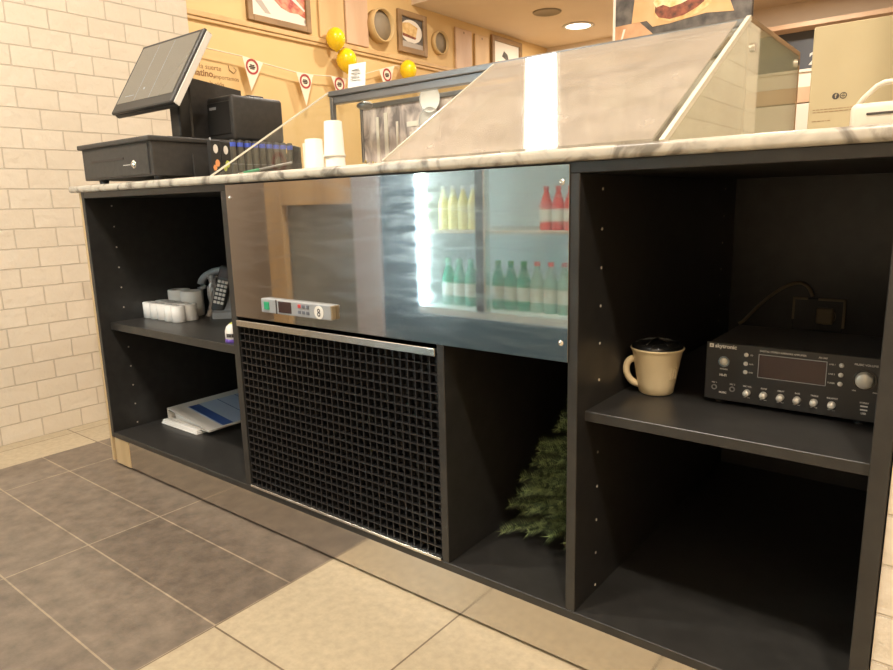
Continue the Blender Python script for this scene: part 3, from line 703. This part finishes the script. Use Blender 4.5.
for lv in range(9):
    z = .178 + lv * .0325; Lr = .200 - lv * .019
    nb = 16 - lv
    for k in range(nb):
        a = 2 * PI * (k + .37 * lv + rng.uniform(-.15, .15)) / nb
        d = Vector((math.cos(a), math.sin(a), .12 - .15 * (lv < 1) + .28 * (lv > 5) + rng.uniform(-.15, .15))).normalized()
        base = Vector((1.691 + .0006 * lv, .235, z))
        L_ = Lr * rng.uniform(.85, 1.1)
        # stay inside the bay
        for lim, ax, sg in ((1.492, 0, -1), (1.760, 0, 1), (.125, 1, -1)):
            if d[ax] * sg > 0: L_ = min(L_, (lim - base[ax]) / d[ax] * .9 - .006)
        branch(b.bm, base, d, max(L_, .02))
for k in range(5):
    branch(b.bm, Vector((1.697, .233, .425)), Vector((math.cos(k * 1.25) * .5, math.sin(k * 1.25) * .5, .8)).normalized(), .045)
b.obj('needles', 'needle', tr)

# ---------------------------------------------------------------- right bay: mug, amplifier, socket
mg = thing('mug', 'cream stoneware mug with black lid on the right-hand shelf', 'mug', (1.858, .205, .5))
cx, cy = 1.843, .21
b = MB(); b.lathe([(0, .001), (.029, .001), (.032, .004), (.035, .02), (.0455, .080), (.048, .086), (.0498, .0885), (.0488, .0905), (.0465, .089), (.042, .078), (.031, .02), (0, .014)], (cx, cy, .5), 44); b.obj('cup', 'mug', mg)
b = MB(); hd = Vector((math.cos(rad(205)), math.sin(rad(205)), 0)); P = []
for k in range(15):
    a = rad(105 - 225 * k / 14); P.append(Vector((cx, cy,   .5 + .042)) + hd * (.037 + .019 * math.cos(a) + .004 * math.sin(a)) + Vector((0, 0, .025 * math.sin(a))))
b.tube(P, .006, 12, [.0076 - .0012 * math.sin(PI * k / 14) for k in range(15)], up=hd.cross(Vector((0, 0, 1))), flat=1.); b.obj('handle', 'mug', mg)
o = MB(); o.lathe([(.0475, .0885), (.047, .0935), (.039, .1005), (.027, .1035), (.012, .1048), (0, .105)], (cx, cy, .5), 40); o.mi = 0
for a in (20, 140, 80): 
    v = Vector((math.cos(rad(a)), math.sin(rad(a)), 0)) ; c_ = Vector((cx, cy, .5))
    o.tube([c_ - v * .040 + Vector((0, 0, .0996)), c_ - v * .02 + Vector((0, 0, .1052)), c_ + Vector((0, 0, .1068)), c_ + v * .02 + Vector((0, 0, .1052)), c_ + v * .040 + Vector((0, 0, .0996))], .0018, 6)
o = o.obj('lid', 'gloss', mg); o['label'] = 'glossy black crossed lid'
b = MB()
for k in range(3):
    a = rad(-28 + 9 * k); rr = lambda z: .035 + (z - .02) / .060 * .0105 + .0004
    for z0, z1 in ((.034, .056),): b.prism([Vector((cx, cy, .5)) + Vector((rr(z) * math.cos(a + da), rr(z) * math.sin(a + da), z)) for da, z in ((-.05, z0), (.03, z0), (.05, z1), (-.03, z1))], (.0016 * math.cos(a), .0016 * math.sin(a), 0))
b.obj('embossed_mark', 'mug', mg)

am = thing('audio_amplifier', 'black audio amplifier with silver knobs beside the cream mug on the right shelf', 'amplifier', (2.07, .3, .5))
AY = .2
b = MB(); b.box(1.9365, 2.2035, AY, AY + .006, .508, .6135, .0015, 1); fp = b.obj('front_panel', 'blackpl', am)
MB().box(1.94, 2.2, AY + .006, .40, .509, .612, .001, 1).obj('case', 'darkpl', am)
for x in (1.96, 2.18):
    for y in (.22, .37): MB().cyl((x, y, .5), (x, y, .509), .009, seg=14).obj('foot', 'blackpl', am)
def knob(x, z, r, name='knob', m_='chrome', h=.010, parent=None):
    b = MB(); b.lathe([(0, h), (r * .82, h), (r * .9, h * .9), (r, .002), (r * 1.0, 0)], seg=24, mtx=Matrix.Translation((x, AY, z)) @ Matrix.Rotation(PI / 2, 4, 'X'))
    k = b.obj(name, m_, parent or am)
    return k
MB_ = MB(); disc(MB_, (2.184, AY, .577), .0165, th=.002); MB_.obj('volume_ring', 'gloss', am); o = knob(2.184, .577, .0135, 'volume_knob', 'silver', .014); o['label'] = 'large silver music volume knob'
for x in (2.010, 2.037, 2.064, 2.0895, 2.115, 2.141): knob(x, .5285, .0060, 'tone_knob', 'silver', .011)
b = MB(); ringflat(b, (1.969, AY, .58), .007, .0095, th=.003); b.obj('power_bezel', 'chrome', am); o = knob(1.969, .58, .007, 'power_button', 'silver', .005)
for z in (.596, .580, .565):
    for x in (2.005, 2.150): MB().lathe([(0, .003), (.0032, .0025), (.0038, 0)], seg=14, mtx=Matrix.Translation((x, AY, z)) @ Matrix.Rotation(PI / 2, 4, 'X')).obj('button', 'white', am)
b = MB(); b.box(2.0262, 2.129, AY - .0012, AY, .5595, .5995); b.mi = 1
for x0, x1, z0, z1 in ((2.0255, 2.1297, .599, .5998), (2.0255, 2.1297, .5588, .5596), (2.0255, 2.0263, .559, .5998), (2.129, 2.1297, .559, .5998)): b.box(x0, x1, AY - .0016, AY, z0, z1)
o = b.obj('display', ['lcd', 'greypl'], am); o['label'] = 'dark display window with pale outline'
for x in (1.954, 1.985):
    b = MB(); ringflat(b, (x, AY, .531), .003, .0048, th=.002); b.obj('jack_socket', 'alu', am)
b = MB(); b.box(1.9425, 1.9495, AY - .0005, AY, .6035, .6105); o = b.obj('logo_mark', 'whiteink', am)
b = MB(); b.box(1.944, 1.948, AY - .0009, AY - .0004, .6065, .6072); b.box(1.9456, 1.9463, AY - .0009, AY - .0004, .605, .609); b.obj('logo_cut', 'blackpl', am)
def at(body, x, z, s, al='CENTER', bold=False): return text('lettering', body, s, facing(x, AY - .0002, z), 'whiteink', am, align=al, bold=bold)
at('skytronic', 1.952, .6068, .0098, 'LEFT', True)
at('DIGITAL STEREO KARAOKE AMPLIFIER', 2.0265, .6055, .0042, 'LEFT'); at('AV-340', 2.1295, .6050, .0042, 'RIGHT')
at('MUSIC VOLUME', 2.184, .6005, .0046); at('MIN', 2.170, .5575, .003); at('MAX', 2.199, .5575, .003)
at('POWER', 1.969, .5655, .0038)
at('Hi-Fi', 1.968, .5545, .0062, bold=True)
for x, t in ((1.954, 'MIC 1'), (1.985, 'MIC 2')): at(t, x, .5395, .0036)
at('MUSIC', 1.969, .5225, .0044, bold=True)
for x, t in ((2.010, 'MIC VOL'), (2.037, 'ECHO'), (2.064, 'DELAY'), (2.0895, 'BASS'), (2.115, 'TREBLE'), (2.141, 'BALANCE')):
    at(t, x, .5395, .0036); at('MIN    MAX', x, .5195, .0022)
for z, t in ((.596, 'CD'), (.58, 'AUX'), (.565, 'DVD')): at(t, 2.014, z, .0034)
for z, t in ((.596, 'LINE 1'), (.58, 'LINE 2'), (.565, 'TUNER')): at(t, 2.137, z, .0034)
b = MB(); b.box(2.181, 2.191, AY - .001, AY, .5325, .5345); b.box(2.181, 2.191, AY - .001, AY, .5265, .5285); b.obj('usb_slot', 'whiteink', am); at('STEREO', 2.186, .539, .0036); at('USB', 2.186, .5215, .0042, bold=True)

so = thing('wall_socket', 'dark double wall socket on the back panel above the amplifier', 'socket', (2.0, .897, .58))
SY = .8995
b = MB(); b.box(1.944, 2.058, SY - .010, SY, .523, .607, .003, 2); b.mi = 1
ringflat(b, (2.02, SY - .0105, .563), .020, .022, th=.002)
o = b.obj('cover_plate', ['blackpl', 'cable'], so)
b = MB()
for x0, x1, z0, z1 in ((1.942, 1.976, .602, .608), (1.942, 1.947, .55, .608), (2.0, 2.062, .602, .608), (2.056, 2.062, .535, .608)): b.box(x0, x1, SY - .013, SY - .008, z0, z1)
b.obj('cover_rim', 'cable', so)
b = MB(); b.box(2.0, 2.038, SY - .03, SY - .010, .545, .585, .004, 2); b.obj('plug', 'cable', so)
b = MB(); P = [Vector(p) for p in ((1.815, SY - .02, .528), (1.825, SY - .012, .535), (1.853, SY - .01, .57), (1.888, SY - .01, .607), (1.925, SY - .012, .635), (1.955, SY - .014, .645), (1.975, SY - .014, .635), (1.987, SY - .013, .612))]
PP = []
for i in range(len(P) - 1):
    p0, p1, p2, p3 = P[max(i - 1, 0)], P[i], P[i + 1], P[min(i + 2, len(P) - 1)]
    for k in range(6):
        t = k / 6; PP.append(.5 * ((2 * p1) + (p2 - p0) * t + (2 * p0 - 5 * p1 + 4 * p2 - p3) * t * t + (3 * p1 - p0 - 3 * p2 + p3) * t ** 3))
b.tube(PP + [P[-1]], .0042, 8); b.obj('cable', 'cable', so)

# ---------------------------------------------------------------- beige wall decorations (x = -2)
def picture(name, label, y0, y1, z0, z1, fw_, build, leanx=0):
    t = thing(name, label, 'picture', (XW + .03, (y0 + y1) / 2, z0))
    b = MB(); x0, x1 = XW + .002, XW + .032
    b.box(x0, x1, y0, y0 + fw_, z0, z1, .004, 1); b.box(x0, x1, y1 - fw_, y1, z0, z1, .004, 1); b.box(x0, x1, y0 + fw_, y1 - fw_, z0, z0 + fw_, .004, 1); b.box(x0, x1, y0 + fw_, y1 - fw_, z1 - fw_, z1, .004, 1)
    b.obj('frame', 'frame', t)
    build(t, XW + .012, y0 + fw_, y1 - fw_, z0 + fw_, z1 - fw_)
    return t
def flat(pts, x, th, name, m_, t): MB().prism([(x, y, z) for y, z in pts], (th, 0, 0)).obj(name, m_, t)
def pic_ham(t, x, y0, y1, z0, z1):
    flat([(y0, z0), (y1, z0), (y1, z1), (y0, z1)], x - .01, .01, 'print', 'photo_white', t)
    flat([(y0 + .0, z0 + .13), (y0 + .05, z0 + .16), (y0 + .17, z0 + .03), (y0 + .12, z0 + .03)], x, .001, 'napkin_shadow', 'shade', t)
    flat([(2.40, 2.42), (2.44, 2.375), (2.50, 2.335), (2.58, 2.315), (2.66, 2.32), (2.72, 2.30), (2.768, 2.30), (2.768, 2.56), (2.45, 2.56), (2.39, 2.48)], x, .002, 'ham_slices', 'ham', t)
    flat([(2.52, 2.46), (2.62, 2.40), (2.72, 2.345), (2.73, 2.355), (2.64, 2.42), (2.54, 2.475)], x + .002, .001, 'fat_streak', 'photo_white', t)
    flat([(2.715, 2.262), (2.73, 2.262), (2.73, 2.285), (2.715, 2.285)], x, .001, 'small_mark', 'shade', t)
picture('framed_picture', 'brown framed picture of red ham slices above the wooden rail', 2.185, 2.775, 2.195, 2.72, .045, pic_ham)
def pic_sand(t, x, y0, y1, z0, z1):
    flat([(y0, z0), (y1, z0), (y1, z1), (y0, z1)], x - .01, .01, 'print', 'darkphoto', t)
    c = ((y0 + y1) / 2 - .01, (z0 + z1) / 2 + .02)
    flat([(c[0] + .15 * math.cos(2 * PI * i / 28), c[1] - .005 + .1 * math.sin(2 * PI * i / 28)) for i in range(28)], x, .001, 'plate', 'photo_white', t)
    flat([(y0, c[1] - .03), (c[0] + .06, c[1] - .05), (c[0] + .09, c[1] + .04), (c[0] - .03, c[1] + .07), (y0, c[1] + .05)], x + .001, .001, 'sandwich', 'bread', t)
    flat([(y0 + .02, c[1] - .055), (c[0] + .05, c[1] - .068), (c[0] + .065, c[1] - .05), (y0 + .02, c[1] - .03)], x + .002, .001, 'filling', 'meat', t)
    flat([(y0, z0), (y1, z0), (y1, z0 + .045), (y0, z0 + .055)], x, .001, 'cloth', 'shade', t)
picture('framed_picture', 'brown framed picture of a sandwich on a plate between the two round sieves', 3.80, 4.203, 2.222, 2.582, .05, pic_sand)
def pic_far(t, x, y0, y1, z0, z1):
    flat([(y0, z0), (y1, z0), (y1, z1), (y0, z1)], x - .01, .01, 'print', 'photo_white', t)
    c = (y0 + .22, z0 + .13)
    flat([(c[0] - .06, c[1]), (c[0] - .02, c[1] + .06), (c[0] + .05, c[1] + .03), (c[0] + .08, c[1] - .04), (c[0] + .02, c[1] - .03)], x, .001, 'leaf_motif', 'darkphoto', t)
    flat([(y0 + .06, z0), (y1 - .1, z0), (y1 - .12, z0 + .08), (y0 + .08, z0 + .07)], x, .001, 'dish', 'orange', t)
picture('framed_picture', 'farthest dark brown framed picture with pale print, right above the glass case', 5.29, 5.89, 2.24, 2.61, .05, pic_far)
for (y0, y1, z0, z1, m_, lb) in ((2.868, 3.14, 2.183, 2.72, 'board', 'tan upright board right of the ham picture'), (3.16, 3.42, 2.19, 2.70, 'pinkboard', 'pinkish upright board left of the larger round sieve'), (4.655, 4.93, 2.183, 2.575, 'pinkboard', 'pinkish upright board right of the smaller round sieve'), (4.985, 5.24, 2.183, 2.57, 'board', 'tan upright board left of the farthest framed picture')):
    t = thing('wooden_board', lb, 'board', (XW + .02, (y0 + y1) / 2, z0), 'boards standing on the wall rail')
    MB().box(XW + .002, XW + .022, y0, y1, z0, z1, .006, 2).obj('plank', m_, t)
    b = MB(); disc(b, (XW + .0222, (y0 + y1) / 2, z1 - .035), .012, '+x', .0006); b.obj('hanging_hole', 'frame', t)
for (y, z, r, dp, lb) in ((3.545, 2.385, .137, .09, 'larger round wooden sieve on the beige wall left of sandwich picture'), (4.395, 2.38, .107, .05, 'smaller round wooden sieve on the beige wall right of sandwich picture')):
    t = thing('round_sieve', lb, 'sieve', (XW + .04, y, z), 'round sieves on the wall')
    T = Matrix.Translation((XW + .002, y, z)) @ Matrix.Rotation(PI / 2, 4, 'Y')
    MB().lathe([(r - .012, 0), (r, 0), (r, dp), (r - .012, dp), (r - .012, 0)], seg=40, mtx=T).obj('hoop', 'ringwood', t)
    MB().lathe([(0, dp * .55), (r - .012, dp * .55), (r - .012, dp * .5), (0, dp * .5)], seg=40, mtx=T).obj('mesh', 'mesh', t)
# lettering on the wall
wl = thing('wall_lettering', 'brown handwritten-style lettering on the beige wall behind the till', 'lettering', (XW, 1.9, 1.8))
def wtext(body, y, z, s, al='LEFT', bold=False): text('words', body, s, facing(XW + .001, y, z, '+x'), 'wallink', wl, align=al, bold=bold)
wtext('once la suerte', 1.655, 1.828, .05); wtext('platino,', 1.70, 1.783, .062, bold=True); wtext('importamos', 1.875, 1.772, .042); wtext('en la vida', 1.78, 1.722, .046)
b = MB(); b.tube([(XW + .003, 2.0, 1.86), (XW + .003, 2.005, 1.83), (XW + .003, 2.04, 1.81), (XW + .003, 2.065, 1.835), (XW + .003, 2.045, 1.85)], .0022, 6); b.obj('flourish', 'wallink', wl)
# bunting
PX = XW + .06
cord = MB(); CP = [(PX, 1.30, 2.06), (PX, 1.673, 1.942), (PX, 2.076, 1.925), (PX, 2.254, 1.902), (PX, 2.558, 1.878), (PX, 2.727, 1.877), (PX, 2.917, 1.893), (PX, 3.082, 1.89), (PX, 3.482, 2.012), (PX - .01, 3.678, 2.07), (PX - .04, 3.77, 2.095), (PX, 3.92, 2.02), (PX, 4.107, 2.02), (PX, 4.3, 1.99), (PX, 4.8, 2.02)]
cord.tube(CP, .0045, 6)
tag(cord.obj('bunting_cord', 'wire'), 'cream cord strung along the beige wall carrying small pennants', 'cord')
PENN = [((2.076, 1.925), (2.254, 1.902), (2.13, 1.694), 'leftmost pennant, nearest the wall lettering'), ((2.558, 1.878), (2.727, 1.877), (2.636, 1.636), 'second pennant from left, above the paper cups'), ((2.917, 1.893), (3.082, 1.89), (3.005, 1.665), 'third pennant from left, half hidden by the white card'), ((3.482, 2.012), (3.678, 2.07), (3.575, 1.80), 'fourth pennant from left, just left of the single balloon'), ((3.92, 2.02), (4.107, 2.02), (4.01, 1.80), 'rightmost pennant, just right of the single balloon')]
for (a, c, t_, lb) in PENN:
    t = thing('pennant', 'cream triangular pennant with red ring, ' + lb, 'pennant', (PX, a[0], a[1]), 'pennants on the bunting cord')
    MB().prism([(PX + .006, *a), (PX + .006, *c), (PX + .010, *t_)], (.0015, 0, 0)).obj('cloth', 'penn', t)
    cy_ = (a[0] + c[0] + t_[0]) / 3; cz_ = (a[1] + c[1] + t_[1]) / 3 + .022
    b = MB(); ringflat(b, (PX + .0095, cy_, cz_), .040, .054, '+x', .002); b.obj('ring_emblem', 'darkred', t)
    b = MB()
    for k, (u0, u1, dz) in enumerate(((-.02, .02, .01), (-.028, .026, -.002), (-.02, .018, -.014))): b.box(PX + .0095, PX + .0112, cy_ + u0, cy_ + u1, cz_ + dz - .004, cz_ + dz + .004)
    b.obj('emblem_lines', 'ink', t)
# balloons
for (y, z, r, lb) in ((2.948, 2.172, .078, 'upper yellow balloon of the pair on the wall rail'), (3.056, 2.026, .084, 'lower yellow balloon of the pair, behind the white card'), (3.817, 2.047, .078, 'single yellow balloon right of the pair')):
    BX = XW + .11
    t = thing('balloon', lb, 'balloon', (BX, y, z), 'yellow balloons on the wall')
    b = MB(); b.lathe([(0, r * 1.12), (r * .35, r * 1.05), (r * .7, r * .8), (r * .95, r * .35), (r, 0), (r * .92, -r * .4), (r * .68, -r * .8), (r * .35, -r * 1.05), (r * .1, -r * 1.17), (0, -r * 1.18)], (BX, y, z), 32); b.obj('skin', 'yellow', t)
    MB().lathe([(0, -r * 1.16), (r * .07, -r * 1.18), (r * .12, -r * 1.26), (0, -r * 1.24)], (BX, y, z), 12).obj('knot', 'yellow', t)

# ---------------------------------------------------------------- hanging burger board
bb = thing('burger_board', 'large hanging photo board of a burger above the glass case', 'board', (.86, 3.0, 1.6))
BY = 3.0
MB().box(.468, 1.238, BY, BY + .04, 1.60, 2.35, .003, 1).obj('board_panel', 'darkphoto', bb)
MB().box(.455, .470, BY - .006, BY + .042, 1.60, 2.35, .002, 1).obj('edge_trim', 'photo_white', bb)
def bf(name, pts, lay, m_): MB().prism([(x, BY - .0012 * lay, z) for x, z in pts], (0, -.001, 0)).obj(name, m_, bb)
bf('wood_table', [(.47, 1.60), (.70, 1.60), (.70, 1.80), (.62, 1.875), (.47, 1.872)], 0, 'skin')
bf('table_highlight', [(.505, 1.79), (.517, 1.79), (.535, 1.85), (.522, 1.85)], 1, 'photo_white')
bf('kraft_wrap', [(.572, 1.872), (.664, 1.874), (.70, 1.836), (.80, 1.838), (1.0, 1.858), (1.15, 1.842), (1.115, 1.93), (1.05, 2.04), (.80, 2.06), (.59, 2.03)], 1, 'burgerpaper')
bf('bun_base', [(.705, 1.90), (.73, 1.868), (.80, 1.848), (.90, 1.85), (.98, 1.872), (1.03, 1.905), (1.03, 1.96), (.705, 1.96)], 2, 'bread')
bf('patty', [(.712, 1.91), (.735, 1.88), (.80, 1.86), (.88, 1.868), (.95, 1.895), (.99, 1.92), (.985, 1.965), (.715, 1.975)], 3, 'meat')
bf('cheese', [(.70, 1.965), (.72, 1.935), (.76, 1.942), (.80, 1.922), (.86, 1.93), (.91, 1.945), (.95, 1.965), (.94, 1.985), (.86, 1.99), (.72, 1.992)], 4, 'cheese')
bf('bun_top', [(.73, 1.985), (.93, 1.982), (.96, 2.02), (.92, 2.09), (.84, 2.12), (.76, 2.10), (.71, 2.04)], 5, 'meat')
for x in (.60, 1.1): MB().cyl((x, BY + .02, 2.35), (x, BY + .02, 3.0), .004, seg=8).obj('hanging_rod', 'alu', bb)

# ---------------------------------------------------------------- far shop front behind the case
fs = thing('shop_sign', 'dark slate sign band with white figure on the far wall', 'sign', (1.2, YB - .05, 1.9))
MB().box(-.2, 3.4, YB - .14, YB - .02, 2.01, 2.36, .004, 1).obj('sign_band', 'signdark', fs)
text('sign_figure', '2', .15, facing(.925, YB - .142, 2.10), 'white', fs, bold=True)
MB().box(-.2, 3.4, YB - .2, YB - .02, 1.985, 2.012, .003, 1).obj('sign_ledge', 'photo_white', fs)
b = MB(); b.box(-.2, 3.4, YB - .35, YB - .02, 2.36, 2.40); b.obj('sign_top_trim', 'pinkboard', fs)
su = thing('shelf_unit', 'pale shelving far behind the glass case, below the slate sign', 'shelf', (1.2, YB - .2, 0))
MB().box(-.2, 3.4, YB - .30, YB - .02, 1.70, 1.84, .003, 1).obj('upper_board', 'pinkboard', su)
MB().box(-.2, 3.4, YB - .30, YB - .02, 1.40, 1.69, .003, 1).obj('white_front', 'photo_white', su)
MB().box(-.2, 3.4, YB - .33, YB - .02, 1.36, 1.40, .003, 1).obj('dark_shelf', 'frame', su)
MB().box(-.2, 3.4, YB - .30, YB - .02, 0, 1.36, .003, 1).obj('lower_front', 'board', su)
MB().box(-.2, 3.4, YB - .18, YB - .02, 1.84, 1.985, .003, 1).obj('light_panel', 'photo_white', su)

# ---------------------------------------------------------------- lamps
dl0 = None
def downlight(label, x, y, zc, watts, r=.085, size=None):
    t = thing('ceiling_downlight', label, 'lamp', (x, y, zc), 'ceiling downlights')
    b = MB(); b.lathe([(r, -.001), (r * 1.25, -.001), (r * 1.28, -.006), (r, -.010), (r, -.001)], (x, y, zc), 32); b.obj('bezel', 'white', t)
    MB().lathe([(0, -.004), (r, -.004), (r, -.002), (0, -.002)], (x, y, zc), 32).obj('diffuser', 'lamp', t)
    if watts:
        ld = bpy.data.lights.new('lamp_light', 'AREA'); ld.shape = 'DISK'; ld.size = size or r * 2; ld.energy = watts; ld.color = (1., .9, .78)
        lo = bpy.data.objects.new('lamp_light', ld); COL.objects.link(lo); lo.location = (x, y, zc - .02)
    return t
POS = [(.1, -.85, 60, 'over the till aisle, left'), (-1.3, -1.7, 55, 'added unseen to lighten the wooden doorway'), (1.3, -.9, 60, 'over the till aisle, middle'), (2.6, -1.1, 96, 'over the till aisle, right'), (-.9, 2.0, 52, 'before the beige wall, near'), (-.9, 3.4, 44, 'before the beige wall, far'), (1.6, 2.3, 60, 'over the shop floor, middle'), (3.0, 2.0, 60, 'over the shop floor, right')]  # the doorway lamp is an addition that lightens the reflected doorway and wall
for x, y, w, n_ in POS: downlight('round warm ceiling downlight ' + n_, x, y, 3.0, w)
downlight('round warm ceiling downlight seen left of the burger board', -1.22, 5.79, 2.655, 45, .13)
downlight('round warm ceiling downlight at the upper edge of the soffit', .95, 5.4, 2.655, 45, .13)
sk = thing('ceiling_speaker', 'dark round flush ceiling speaker near the lit downlight', 'speaker', (-1.2, 5.1, 2.655))
MB().lathe([(0, -.006), (.11, -.006), (.12, -.012), (.135, -.008), (.14, -.001), (0, -.001)], (-1.2, 5.1, 2.655), 32).obj('grille', 'mesh', sk)
ll = thing('linear_pendant_lamp', 'long white linear pendant lamp over the glass case', 'lamp', (.42, 1.4, 2.66))
TL = Matrix.Translation((.43, 1.41, 0)) @ Matrix.Rotation(rad(15.5), 4, 'Z') @ Matrix.Translation((-.43, -1.41, 0))
MB().box(.335, .525, .98, 1.86, 2.66, 2.70, .004, 1, TL).obj('housing', 'white', ll)
MB().box(.345, .515, .99, 1.85, 2.654, 2.661, mtx=TL).obj('diffuser', 'tubelamp', ll)
for x, y in ((.51, 1.1), (.34, 1.74)): MB().cyl((x, y, 2.70), (x, y, 3.0), .003, seg=8).obj('suspension_wire', 'alu', ll)

# ---------------------------------------------------------------- behind the camera: drinks fridge seen in the steel
FY = -1.5
fr = thing('drinks_fridge', 'tall lit drinks fridge with glass doors, reflected in the steel sheet', 'fridge', (.6, -1.8, 0))
b = MB(); b.box(-.28, -.09, FY - .6, FY + .02, 0, 2.0, .004, 1); b.obj('side_cabinet', 'trimgrey', fr)
b = MB(); b.box(-.09, .135, FY - .6, FY, 0, 2.0); b.obj('dark_door', 'teal_dark', fr)
b = MB(); b.box(.135, .1405, FY - .55, FY - .01, .36, 1.9); b.box(.12, 1.5, FY - .6, FY - .55, 0, 2.0); b.box(.12, 1.5, FY - .6, FY, 1.9, 2.0); b.box(1.45, 1.5, FY - .6, FY, .36, 2.0); b.box(.12, 1.5, FY - .6, FY - .01, .33, .365); b.obj('cabinet', 'fridgewhite', fr)
MB().box(.12, 1.5, FY - .6, FY + .01, 0, .33).obj('base_cabinet', 'teal_dark', fr)
for z in (.725, 1.1, 1.5): b = MB(); b.box(.14, 1.45, FY - .55, FY - .04, z, z + .012); b.obj('shelf', 'white', fr)
b = MB(); b.box(.50, .545, FY - .035, FY + .005, .365, 1.9); b.obj('mullion', 'signdark', fr)
MB().box(.548, .556, FY - .03, FY + .008, .365, 1.9).obj('door_trim', 'alu_light', fr)
MB().box(.142, .172, FY - .045, FY - .015, .38, 1.88, .006, 2).obj('light_tube', 'led', fr)
MB().box(1.40, 1.43, FY - .045, FY - .015, .38, 1.88, .006, 2).obj('light_tube', 'led', fr)  # second tube, unseen, added as extra fill light inside the fridge
MB().box(1.385, 1.45, FY - .012, FY - .005, .37, 1.89, .002, 1).obj('tube_shield', 'alu_light', fr)  # shield added to keep this tube's light off the counter
MB().box(.175, .5, FY - .004, FY, .366, 1.9).obj('door_glass', 'glass_clear', fr); MB().box(.556, 1.45, FY - .004, FY, .366, 1.9).obj('door_glass', 'glass_clear', fr)
def bottle(kind, mb_, capm, label, x, y, z, grp, H_=.23, R_=.032, lab=True):
    t = thing(kind, label, 'bottle', (x, y, z), grp)
    MB().lathe([(0, 0), (R_ * .9, 0), (R_, .008), (R_, H_ * .55), (R_ * .95, H_ * .62), (R_ * .5, H_ * .82), (R_ * .38, H_ * .88), (R_ * .38, H_ * .93), (0, H_ * .93)], (x, y, z), 18).obj('bottle_body', mb_, t)
    MB().cyl((x, y, z + H_ * .92), (x, y, z + H_), R_ * .44, seg=14).obj('cap', capm, t)
    if lab: MB().lathe([(R_ + .0005, H_ * .2), (R_ + .001, H_ * .22), (R_ + .001, H_ * .46), (R_ + .0005, H_ * .48)], (x, y, z), 18).obj('label_band', 'label_w', t)
    return t
by = FY - .13
def row(kind, m_, capm, xs, z, desc, grp, **k):
    t0 = None
    for i, x in enumerate(xs):
        lab = f"{desc}, {['first', 'second', 'third', 'fourth', 'fifth', 'sixth', 'seventh'][i]} from the left in its row"
        if t0 is None: t0 = bottle(kind, m_, capm, lab, x, by, z, grp, **k)
        else: dup(t0, (x, by, z), lab)
row('soda_bottle', 'b_green', 'capgreen', [.235, .305, .375, .445, .535, .605, .675], .366, 'green bottle on the fridge floor', 'green bottles in the fridge')
row('water_bottle', 'b_clear', 'capred', [.745, .815, .885, .955, 1.025], .366, 'pale bottle with red cap on the fridge floor', 'pale bottles in the fridge')
row('juice_bottle', 'b_juice', 'white', [.215, .275, .335, .395], .738, 'yellow bottle on the fridge shelf', 'yellow bottles in the fridge', H_=.21, R_=.027, lab=False)
row('cola_bottle', 'b_cola', 'capred', [.79, .85, .91, .97, 1.03], .738, 'red bottle on the fridge shelf', 'red bottles in the fridge', H_=.19, R_=.028)
# wooden doorway reflected at the left of the steel
b = MB(); b.box(-1.03, -.88, -1.54, -1.50, 0, 2.1, .004, 1); b.box(-.88, -.30, -1.54, -1.50, .875, 1.12, .004, 1); b.box(-.88, -.30, -1.54, -1.50, 2.0, 2.1, .004, 1)
struct(b.obj('door_1', 'doorwood'))
struct(MB().box(-.88, -.30, -1.58, -1.545, 0, 2.1).obj('door_2', 'doorgrey'))

# ---------------------------------------------------------------- world and view
w = bpy.data.worlds.new('world'); S.world = w; w.use_nodes = True
w.node_tree.nodes['Background'].inputs[0].default_value = (1, .85, .65, 1); w.node_tree.nodes['Background'].inputs[1].default_value = .05
S.view_settings.view_transform = 'Standard'; S.view_settings.look = 'None'; S.view_settings.gamma = 1; S.view_settings.use_curve_mapping = False
S.view_settings.exposure = -.7
S.cycles.use_denoising = True
S.cycles.max_bounces = 10; S.cycles.transparent_max_bounces = 16
